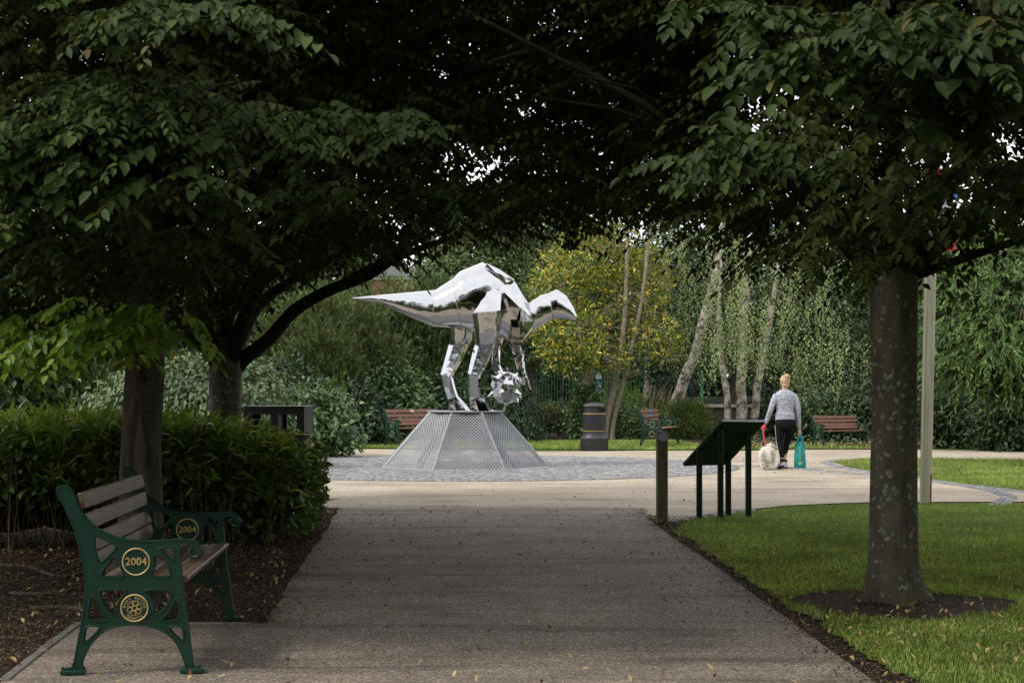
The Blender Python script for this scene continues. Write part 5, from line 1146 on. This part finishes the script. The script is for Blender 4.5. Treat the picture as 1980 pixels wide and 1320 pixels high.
def fence(lab, pa, pb, d0, d1, m, toppx=709, post_every=22, nm='railings'):
    a = at(pa, 780, d0); b = at(pb, 780, d1); a.z = b.z = tz; ht = (780-toppx)*d0/F; t = thing(nm, lab, 'fence', (a.x, a.y, tz)); d = b-a; l = d.length; u = d.normalized(); n = min(96, int(l/.098)); o = a
    for i in range(n+1):
        c = u*(l*i/n); mb = MB(); mb.tube([c+Vector((0, 0, .02)), c+Vector((0, 0, ht-.03)), c+Vector((0, 0, ht+.03))], [.011, .011, .002], 6)
        ob = mb.build('bar', m, t)
    for z in (.1, ht-.14):
        mb = MB(); c = u*(l/2)+Vector((0, 0, z)); mb.rbox(c, (l, .014, .035), .002, Matrix.Rotation(math.atan2(u.y, u.x), 3, 'Z')); mb.build('rail', m, t)
    return t
fence('bright green railings between the stone pillar and the ivy birch', 1015, 1243, TD, TD, M_rail)
fence('dark green railings behind the leaning birch and the wall', 1358, 1500, TD, TD+1, M_railk, 718)
fence('dark green railings between the ivy birch and the green post', 1250, 1352, TD, TD, M_railk, 712)
M_pstone = surf('pillar_stone', [(.3, (.075, .06, .055)), (.7, (.15, .125, .11))], scale=5, rough=.9, bump=.4, bscale=20)
v_ = at(1025, 782, TD-.3); t = thing('stone_pillar', 'square stone gate pillar with cap at the left end of the railings', 'pillar', (v_.x, v_.y, tz-.9)); h = (782-706)*TD/F
mb = MB(); mb.rbox((0, 0, (h+.9)/2), (.40, .40, h+.9), .015); mb.build('shaft', M_pstone, t)
mb = MB(); mb.rbox((0, 0, h+.9+.05), (.50, .50, .12), .02); mb.rbox((0, 0, h+.9+.15), (.44, .44, .10), .03); mb.build('cap', surf('cap_stone', (.21, .17, .13), rough=.9), t)
v_ = at(1086, 782, TD-.6); t = thing('lamp_post', 'black cast iron lamp column standing before the green railings', 'lamp post', (v_.x, v_.y, tz-.8))
mb = MB(); mb.lathe([(.10, 0), (.10, .8), (.092, .82), (.085, 1.0), (.065, 1.03), (.058, 1.2), (.065, 1.22), (.052, 1.25), (.048, 2.2), (.06, 2.23), (.046, 2.26), (.04, 3.9), (0, 3.9)], 14); mb.build('column', M_black, t, 40)
mb = MB(); mb.lathe([(.04, 3.9), (.10, 3.95), (.13, 4.0), (.19, 4.38), (.20, 4.4), (.05, 4.55), (0, 4.62)], 12); mb.build('lantern', M_black, t, 40)
for px, lab, m, w_, top in ((1340, 'plain dark grey pole right of the leaning birch trunk', surf('dark_pole', (.03, .034, .038), rough=.6), .075, 660), (1357, 'bright green fence post at the end of the brick wall', M_rail, .11, 716)):
    v_ = at(px, 783, TD-.25); t = thing('post', lab, 'post', (v_.x, v_.y, tz-.05)); mb = MB(); hh_ = (783-top)*TD/F
    mb.tube([(0, 0, 0), (0, 0, hh_)], w_/2, 10); mb.build('shaft', m, t, 40); mb = MB(); mb.lathe([(w_*.6, hh_), (w_*.6, hh_+.03), (0, hh_+.06)], 10); mb.build('cap', m, t, 40)
v_ = at(1157, 780, 50.5); t = thing('blue_sign', 'blue notice board with white head behind the railings', 'sign', (v_.x, v_.y, tz-.05))
za, zb_ = at(0, 764, 50.5).z-t.location.z, at(0, 733, 50.5).z-t.location.z; zc = at(0, 724, 50.5).z-t.location.z
mb = MB(); mb.rbox((0, 0, (za+zb_)/2), (.22, .05, zb_-za), .006); mb.build('board', surf('sign_blue', (.008, .04, .22), rough=.4), t)
mb = MB(); mb.rbox((0, 0, (zb_+zc)/2+.004), (.22, .052, zc-zb_-.004), .004); mb.build('head_panel', surf('sign_white', (.55, .6, .62), rough=.5), t)
mb = MB()
for i in range(3): mb.box((0, -.027, zb_-.12-i*.13), (.15, .004, .02))
mb.build('pale_lines', bpy.data.materials['sign_white'], t)
for x_ in (-.08, .08): mb = MB(); mb.tube([(x_, .03, -.05), (x_, .03, za+.1)], .02, 6); mb.build('leg', M_black, t)
v_ = at(1200, 770, 49); t = plant('lime_shrub', 'lime green shrub glowing behind the railings and slim trunks', 'shrub', v_.x, v_.y); foliage('leaves', [(0, 0, v_.z, .8, .5, .42), (.45, 0, v_.z-.1, .5, .4, .35), (-.5, 0, v_.z-.1, .4, .4, .3)], 160, 16, .22, .10, .06, M_lime, t, zmin=tz-.05)
# footpath behind the right fence and an evergreen bank behind the railings
mb = MB(); v0, v1 = at(1280, 0, TD+2).x, at(1560, 0, TD+2).x; mb.rbox(((v0+v1)/2, TD+2.6, tz+.12), (v1-v0, .2, .28), .01); tag(mb.build('low_stone_wall', surf('low_wall_stone', (.16, .155, .13), rough=.9), None), 'low grey stone wall seen through the dark railings', 'wall')
# brick building
d = 56; v0, v1 = at(738, 0, d), at(818, 0, d); zt = at(0, 541, d).z; ze = at(0, 532, d).z
t = thing('brick_building', 'red brick building with a dark roof showing above the pines', 'building', ((v0.x+v1.x)/2, d+3, 0)); W_ = v1.x-v0.x
mb = MB(); mb.box((-.2, 0, zt/2), (W_+.4, 6, zt)); mb.build('wall', M_rbrick, t)
mb = MB(); mb.box((-.2, 0, zt+.06), (W_+.7, 6.4, .12)); mb.build('fascia', surf('fascia', (.45, .45, .45), rough=.6), t)
mb = MB(); mb.rings([[(-.2+sx*(W_+.8)/2, sy*3.3, zt+.125) for sx, sy in ((-1, -1), (1, -1), (1, 1), (-1, 1))], [(-.2+sx*(W_-.7)/2, sy*.8, zt+.7) for sx, sy in ((-1, -1), (1, -1), (1, 1), (-1, 1))]]); mb.build('roof', surf('slate_roof', (.05, .05, .055), rough=.8), t)
wn = MB(); wn.rbox((.1, -3.01, zt-1.4), (.8, .06, 1.0), .01); wf = wn.build('window', surf('window_frame', (.6, .6, .6), rough=.5), t); wn = MB(); wn.box((.1, -3.045, zt-1.4), (.66, .02, .86)); wn.build('pane', surf('window_glass', (.02, .025, .03), rough=.1), wf)
# glossy metal thing glinting under the cherry: sunlit gap leaves are left to the sky

# ================================================================ woman walking away, her dog, lead and bag
M_skin = surf('skin', [(.3, (.52, .30, .21)), (.7, (.62, .37, .27))], scale=5, rough=.55)
M_hair = surf('blonde_hair', [(.3, (.28, .18, .09)), (.5, (.50, .36, .20)), (.7, (.70, .55, .36))], scale=14, rough=.5, bump=.5, bscale=60, stretch=(3, 3, .6))
M_leg = surf('black_leggings', [(.3, (.006, .006, .007)), (.7, (.011, .011, .013))], scale=5, rough=.9, spec=.15, bump=.15, bscale=25)
m, tt, out = nt('patterned_top'); p = nd(tt, 'BsdfPrincipled'); tt.links.new(p.outputs[0], out.inputs[0]); v = noise(tt, 46, kind='Voronoi'); v.feature = 'DISTANCE_TO_EDGE'
tt.links.new(ramp(tt, v.outputs['Distance'], [(.04, (.62, .63, .70)), (.12, (.20, .22, .30)), (.3, (.15, .165, .24))]), p.inputs['Base Color']); p.inputs['Roughness'].default_value = .85
nb_ = noise(tt, 7, 3, stretch=(1, 1, 2.5)); b_ = nd(tt, 'Bump'); b_.inputs['Strength'].default_value = .5; b_.inputs['Distance'].default_value = .04; tt.links.new(nb_.outputs[0], b_.inputs['Height']); tt.links.new(b_.outputs[0], p.inputs['Normal']); M_top = m
M_shoe = surf('pale_trainer', (.55, .56, .60), rough=.6); M_sole = surf('dark_sole', (.02, .02, .022), rough=.8); M_sock = surf('black_sock', (.012, .012, .013), rough=.9); M_white = surf('white_print', (.65, .65, .66), rough=.7)
gP = gnd(1518, 908); wo = thing('person', 'blonde woman in patterned grey top and black leggings walking away with a dog', 'person', (gP.x, gP.y, .014), R(2))
wo.scale = (1.0, 1.0, 1.0)
def ell(rows, n=20):   # rows: (cx, cy, z, rx, ry)
    return [[(cx+rx*math.cos(2*PI*k/n), cy+ry*math.sin(2*PI*k/n), z) for k in range(n)] for cx, cy, z, rx, ry in rows]
LK, LA = (-.095, .03, .50), (-.062, -.02, .17)      # left leg: planted, heel lifting
RK, RA = (.075, .15, .50), (.035, .23, .16)
def arm_pts(side): return [(-.150, 0, 1.315), (-.212, -.02, 1.20), (-.262, -.03, 1.06), (-.30, .02, .92), (-.345, .05, .80)] if side < 0 else [(.148, 0, 1.315), (.205, -.02, 1.18), (.232, -.02, 1.03), (.248, .02, .90), (.262, .04, .73)]
def hand(mb, wr, dirv, side):
    d = Vector(dirv).normalized(); s = d.orthogonal().normalized(); w_ = Vector(wr); c = w_+d*.05; mb.tube([w_-d*.02, w_+d*.02, w_+d*.05, w_+d*.085], [.022, .026, .033, .028], 8, ell=[1, .8, .6, .6]); a = Vector((0, 1, 0)); b = Vector((-side, 0, 0))
    for i in range(4):
        ln = (.062, .072, .068, .052)[i]; r_ = w_+d*.08+a*(.026-.017*i); mb.tube([r_, r_+d*ln*.5, r_+d*ln*.75+b*.022, r_+d*ln*.55+b*.038], [.0095, .009, .0085, .007], 6)
    r_ = w_+d*.03+a*.028; mb.tube([r_, r_+a*.018+d*.025, r_+a*.02+d*.05+b*.022], [.011, .010, .008], 6)
mb = MB(); mb.rings(ell([(0, .01, .80, .13, .10), (0, 0, .95, .13, .09), (0, 0, 1.10, .14, .09), (0, 0, 1.25, .17, .09), (0, 0, 1.36, .12, .07), (0, .005, 1.40, .055, .055), (0, .01, 1.47, .05, .055), (0, .012, 1.50, .05, .05)]))
mb.ball((0, .02, 1.545), (.072, .092, .112), 16, 12); mb.tube([(0, .105, 1.56), (0, .125, 1.53), (0, .11, 1.515)], [.008, .014, .01], 6)
for s_ in (-1, 1):
    mb.ball((s_*.074, .01, 1.54), (.012, .022, .032), 8, 6); mb.tube(arm_pts(s_), [.05, .04, .034, .03, .022], 10)
    K, A_ = (LK, LA) if s_ < 0 else (RK, RA); mb.tube([(s_*.075, .01, .80), K, ((K[0]+A_[0])/2, (K[1]+A_[1])/2-.01, .34), A_, (A_[0], A_[1]+.02, .07)], [.085, .05, .045, .034, .034], 10)
    mb.tube([(A_[0], A_[1]-.02, .06), (A_[0]+s_*.01, A_[1]+.16, .035)], [.035, .03], 8)
hand(mb, (-.352, .055, .79), (-.35, .1, -1), -1); hand(mb, (.264, .045, .72), (.05, .05, -1), 1)
fused('body', mb, .0065, M_skin, wo, 2)
mb = MB(); mb.rings(ell([(0, .0, .865, .178, .125), (0, 0, .90, .176, .124), (-.002, -.005, .96, .165, .115), (0, 0, 1.05, .152, .108), (0, 0, 1.15, .164, .112), (0, 0, 1.25, .188, .118), (0, 0, 1.31, .188, .11), (0, 0, 1.36, .155, .09), (0, .005, 1.395, .10, .07), (0, .01, 1.41, .068, .06)]))
for s_ in (-1, 1):
    P_ = spline(arm_pts(s_), 4); mb.tube(P_, interp([.060, .056, .048, .042, .034], 0, len(P_)), 12)
for z, a in ((.93, .006), (.955, -.004), (.975, .006)): mb.tube([(.172*math.cos(q), .119*math.sin(q), z+.012*math.sin(q*2)) for q in np.linspace(0, 2*PI, 30)], .008, 5, caps=False)
fused('patterned_top', mb, .009, M_top, wo, 4)
mb = MB(); mb.rings(ell([(0, -.005, .90, .165, .115), (0, -.012, .84, .180, .128), (0, -.015, .77, .183, .132), (0, -.01, .71, .165, .12)]))
for s_ in (-1, 1):
    K, A_ = (LK, LA) if s_ < 0 else (RK, RA); P_ = spline([(s_*.088, -.005, .78), (s_*.09, .01, .66), (K[0], K[1], .50), ((K[0]+A_[0])/2-.004*s_, (K[1]+A_[1])/2-.012, .36), (A_[0], A_[1], .20)], 4)
    mb.tube(P_, interp([.098, .088, .064, .056, .040], 0, len(P_)), 14); mb.ball((s_*.085, -.075, .79), (.08, .06, .085), 12, 8)
fused('leggings', mb, .009, M_leg, wo, 3)
st = MB()
P_ = spline([(-.186, -.02, .78), (-.170, -.012, .64), (LK[0]-.058, LK[1]-.02, .50), (-.132, -.012, .36), (LA[0]-.036, LA[1]-.012, .20)], 5); 
for i in range(len(P_)-1): a, b = P_[i], P_[i+1]; st.tube([a.lerp(b, .08), a.lerp(b, .72)], .0075, 5)
st.build('side_stripe', M_white, wo)
mb = MB(); mb.ball((0, -.005, 1.572), (.088, .098, .100), 16, 12); mb.ball((.005, -.03, 1.50), (.068, .06, .065), 12, 8); mb.ball((.012, -.055, 1.645), (.05, .045, .036), 12, 8); mb.tube([(.03, -.05, 1.655), (.065, -.055, 1.635), (.078, -.05, 1.61)], [.016, .010, .003], 6)
mb.tube([(-.02, -.06, 1.655), (-.05, -.06, 1.64)], [.012, .004], 6); fused('hair', mb, .008, M_hair, wo, 2)
q = sph(700); q = q[(q[:, 1] < .35)]; Ph = np.array([0, -.005, 1.575])+q*np.array([.086, .096, .098]); tgt = np.array([.01, -.085, 1.60])-Ph
M_strand = leafmat('hair_strands', [(0, (.22, .13, .06)), (.5, (.5, .36, .2)), (1, (.8, .66, .45))], .1, .5, 5, .1)
leaves('hair_strands', Ph+q*.004, unit(tgt)+sph(len(q))*.22, q, .07, .008, M_strand, wo, simple=True)
q = sph(160); leaves('hair_strands', np.array([.014, -.055, 1.645])+q*np.array([.045, .04, .03]), q+sph(160)*1.2, sph(160), .03, .006, M_strand, wo, simple=True)
for s_, A_, lift in ((-1, (LA[0], LA[1], .0), .03), (1, (RA[0]+.02, RA[1], .0), .0)):
    rot = Matrix.Rotation(R(-14 if s_ < 0 else 0), 3, 'X'); yaw = Matrix.Rotation(R(12*-s_), 3, 'Z'); off = Vector((A_[0], A_[1], lift))
    def tr(rs): return [[tuple(yaw @ (rot @ Vector(q))+off) for q in r] for r in rs]
    mb = MB(); mb.rings(tr(ell([(0, .05, .022, .046, .125), (0, .05, .05, .046, .122), (0, .03, .075, .041, .095), (0, -.01, .10, .037, .05), (0, -.02, .118, .036, .042)], 16))); sh = mb.build('trainer', M_shoe, wo, 50)
    mb = MB(); mb.rings(tr(ell([(0, .05, 0, .045, .128), (0, .05, .024, .050, .132)], 16))); mb.build('sole', M_sole, sh, 50)
    mb = MB(); mb.tube([tuple(off+Vector((0, -.01, .10))), tuple(off+Vector((0, -.005, .155)))], .039, 12); mb.build('sock', M_sock, wo, 60)
# dog: fused body with a coat of fur strands
gD = gnd(1484, 909); dg = thing('dog', 'small fluffy white dog walking away on a pink lead', 'dog', (gD.x, gD.y, .014), R(-8))
mb = MB(); mb.tube([(0, -.17, .26), (0, -.08, .275), (0, .06, .27), (0, .2, .265), (0, .27, .27)], [.075, .10, .105, .11, .075], 14)
mb.tube([(0, .25, .29), (.03, .31, .35), (.05, .34, .36)], [.06, .055, .05], 10); mb.ball((.06, .37, .36), (.062, .07, .06), 12, 8); mb.tube([(.07, .42, .35), (.085, .48, .335)], [.032, .022], 8)
for s_ in (-1, 1):
    mb.ball((.06+s_*.055, .36, .35), (.018, .03, .05), 8, 6)
    mb.tube([(s_*.055, -.12, .24), (s_*.062, -.10, .17), (s_*.062, -.16, .10), (s_*.06, -.145, .03), (s_*.06, -.12, .012)], [.05, .042, .028, .024, .022], 9)
    mb.tube([(s_*.055, .20, .2), (s_*.055, .19, .10), (s_*.055, .20, .02)], [.04, .028, .024], 9)
mb.tube([(0, -.18, .30), (.0, -.235, .32), (.01, -.265, .27), (.015, -.27, .20)], [.022, .02, .018, .012], 8)
M_fur = surf('white_fur', [(.3, (.75, .70, .60)), (.7, (.88, .85, .78))], scale=12, rough=.9)
db = fused('body', mb, .009, M_fur, dg, 3)
me = db.data; nv = len(me.vertices); V = np.empty(nv*3); me.vertices.foreach_get('co', V); V = V.reshape(-1, 3); Nn = np.empty(nv*3); me.vertices.foreach_get('normal', Nn); Nn = Nn.reshape(-1, 3)
ix = rng.integers(0, nv, 15000); P = V[ix]; D = unit(Nn[ix]*.75+sph(len(ix))*.45+np.array([0, -.15, -.65]))
M_furs = leafmat('fur_strands', [(0, (.80, .77, .70)), (.6, (.90, .885, .85)), (1, (.95, .94, .92))], .4, .9, 5, .15, .2, (1, .98, .9))
leaves('fur', P, D, Nn[ix], .055*rng.uniform(.5, 1.2, len(ix))*np.where(P[:, 2] < .06, .35, 1), .010, M_furs, dg, simple=True)
M_pink = surf('pink_lead', (.75, .04, .12), rough=.6)
ld = thing('dog_lead', 'pink dog lead held in the left hand of the woman', 'lead', (gP.x, gP.y, .014))
mb = MB(); h0 = Vector((-.385, .06, .70)); e0 = Vector((gD.x-gP.x+.0, gD.y-gP.y+.12, .375)); mb.tube(spline([h0, h0.lerp(e0, .5)+Vector((0, 0, -.015)), e0], 6), .011, 6); mb.build('strap', M_pink, ld, 60)
mb = MB(); mb.rbox((-.376, .05, .735), (.085, .05, .075), .015); mb.build('handle', M_pink, ld, 60)
mb = MB(); mb.tube([(-.338+.036*math.cos(q), .045+.034*math.sin(q), .80+.016*math.cos(q)) for q in np.linspace(0, 2*PI, 16)], .009, 6, caps=False); mb.build('wrist_loop', surf('red_strap', (.35, .01, .04), rough=.6), ld, 60)
mb = MB(); mb.tube([tuple(e0+Vector((.08*math.cos(q), 0, -.07+.085*math.sin(q)))) for q in np.linspace(0, 2*PI, 18)], .009, 6, caps=False); mb.build('collar', M_pink, ld, 60)
# turquoise carrier bag
M_bag = surf('turquoise_bag', [(.25, (.0, .16, .17)), (.6, (.005, .28, .28)), (.8, (.03, .42, .40))], scale=9, rough=.35, bump=.6, bscale=9, bdist=.03)
bgx = thing('carrier_bag', 'turquoise carrier bag with yellow print hanging from the right hand of the woman', 'bag', (gP.x+.275, gP.y+.05, .02))
n = 28; rs = []
for i, (z, rx, ry) in enumerate([(.012, .085, .05), (.0, .10, .06), (.03, .107, .07), (.12, .106, .068), (.24, .098, .06), (.34, .085, .05), (.42, .062, .034), (.47, .045, .02)]):
    rs.append([(rx*math.copysign(abs(math.cos(q))**.8, math.cos(q))*(1+.03*math.sin(5*q+i*1.3)), ry*math.sin(q)*(1+.12*math.sin(7*q+i*2)), z+(.01*math.sin(3*q) if i > 2 else 0)) for q in [2*PI*k/n for k in range(n)]])
mb = MB(); mb.rings(rs); mb.build('bag_body', M_bag, bgx, 60)
for s_ in (-1, 1):
    mb = MB(); P_ = spline([(s_*.075, 0, .36), (s_*.05, -.005*s_, .46), (s_*.018, -.01, .57), (0, 0, .635), (0, .0, .64)], 4); mb.tube(P_, interp([.03, .024, .014, .010, .008], 0, len(P_)), 8, ell=[.35]*len(P_)); mb.build('strap', M_bag, bgx, 60)
M_yp = surf('pale_yellow_print', (.62, .64, .22), rough=.5)
mb = MB()
for i in range(19):
    z = .16+i*.0135; w_ = .028-.0005*i; yy = -(np.interp(z, [.03, .12, .24, .34, .42], [.07, .068, .06, .05, .034])*1.13+.0015); mb.box((-.018, yy, z), (w_*1.7*random.uniform(.8, 1), .002, .004))
mb.box((-.015, -.081, .115), (.07, .002, .012)); mb.box((-.02, -.0815, .085), (.03, .002, .03)); mb.box((.012, -.0815, .094), (.02, .002, .012)); mb.build('print', M_yp, bgx)
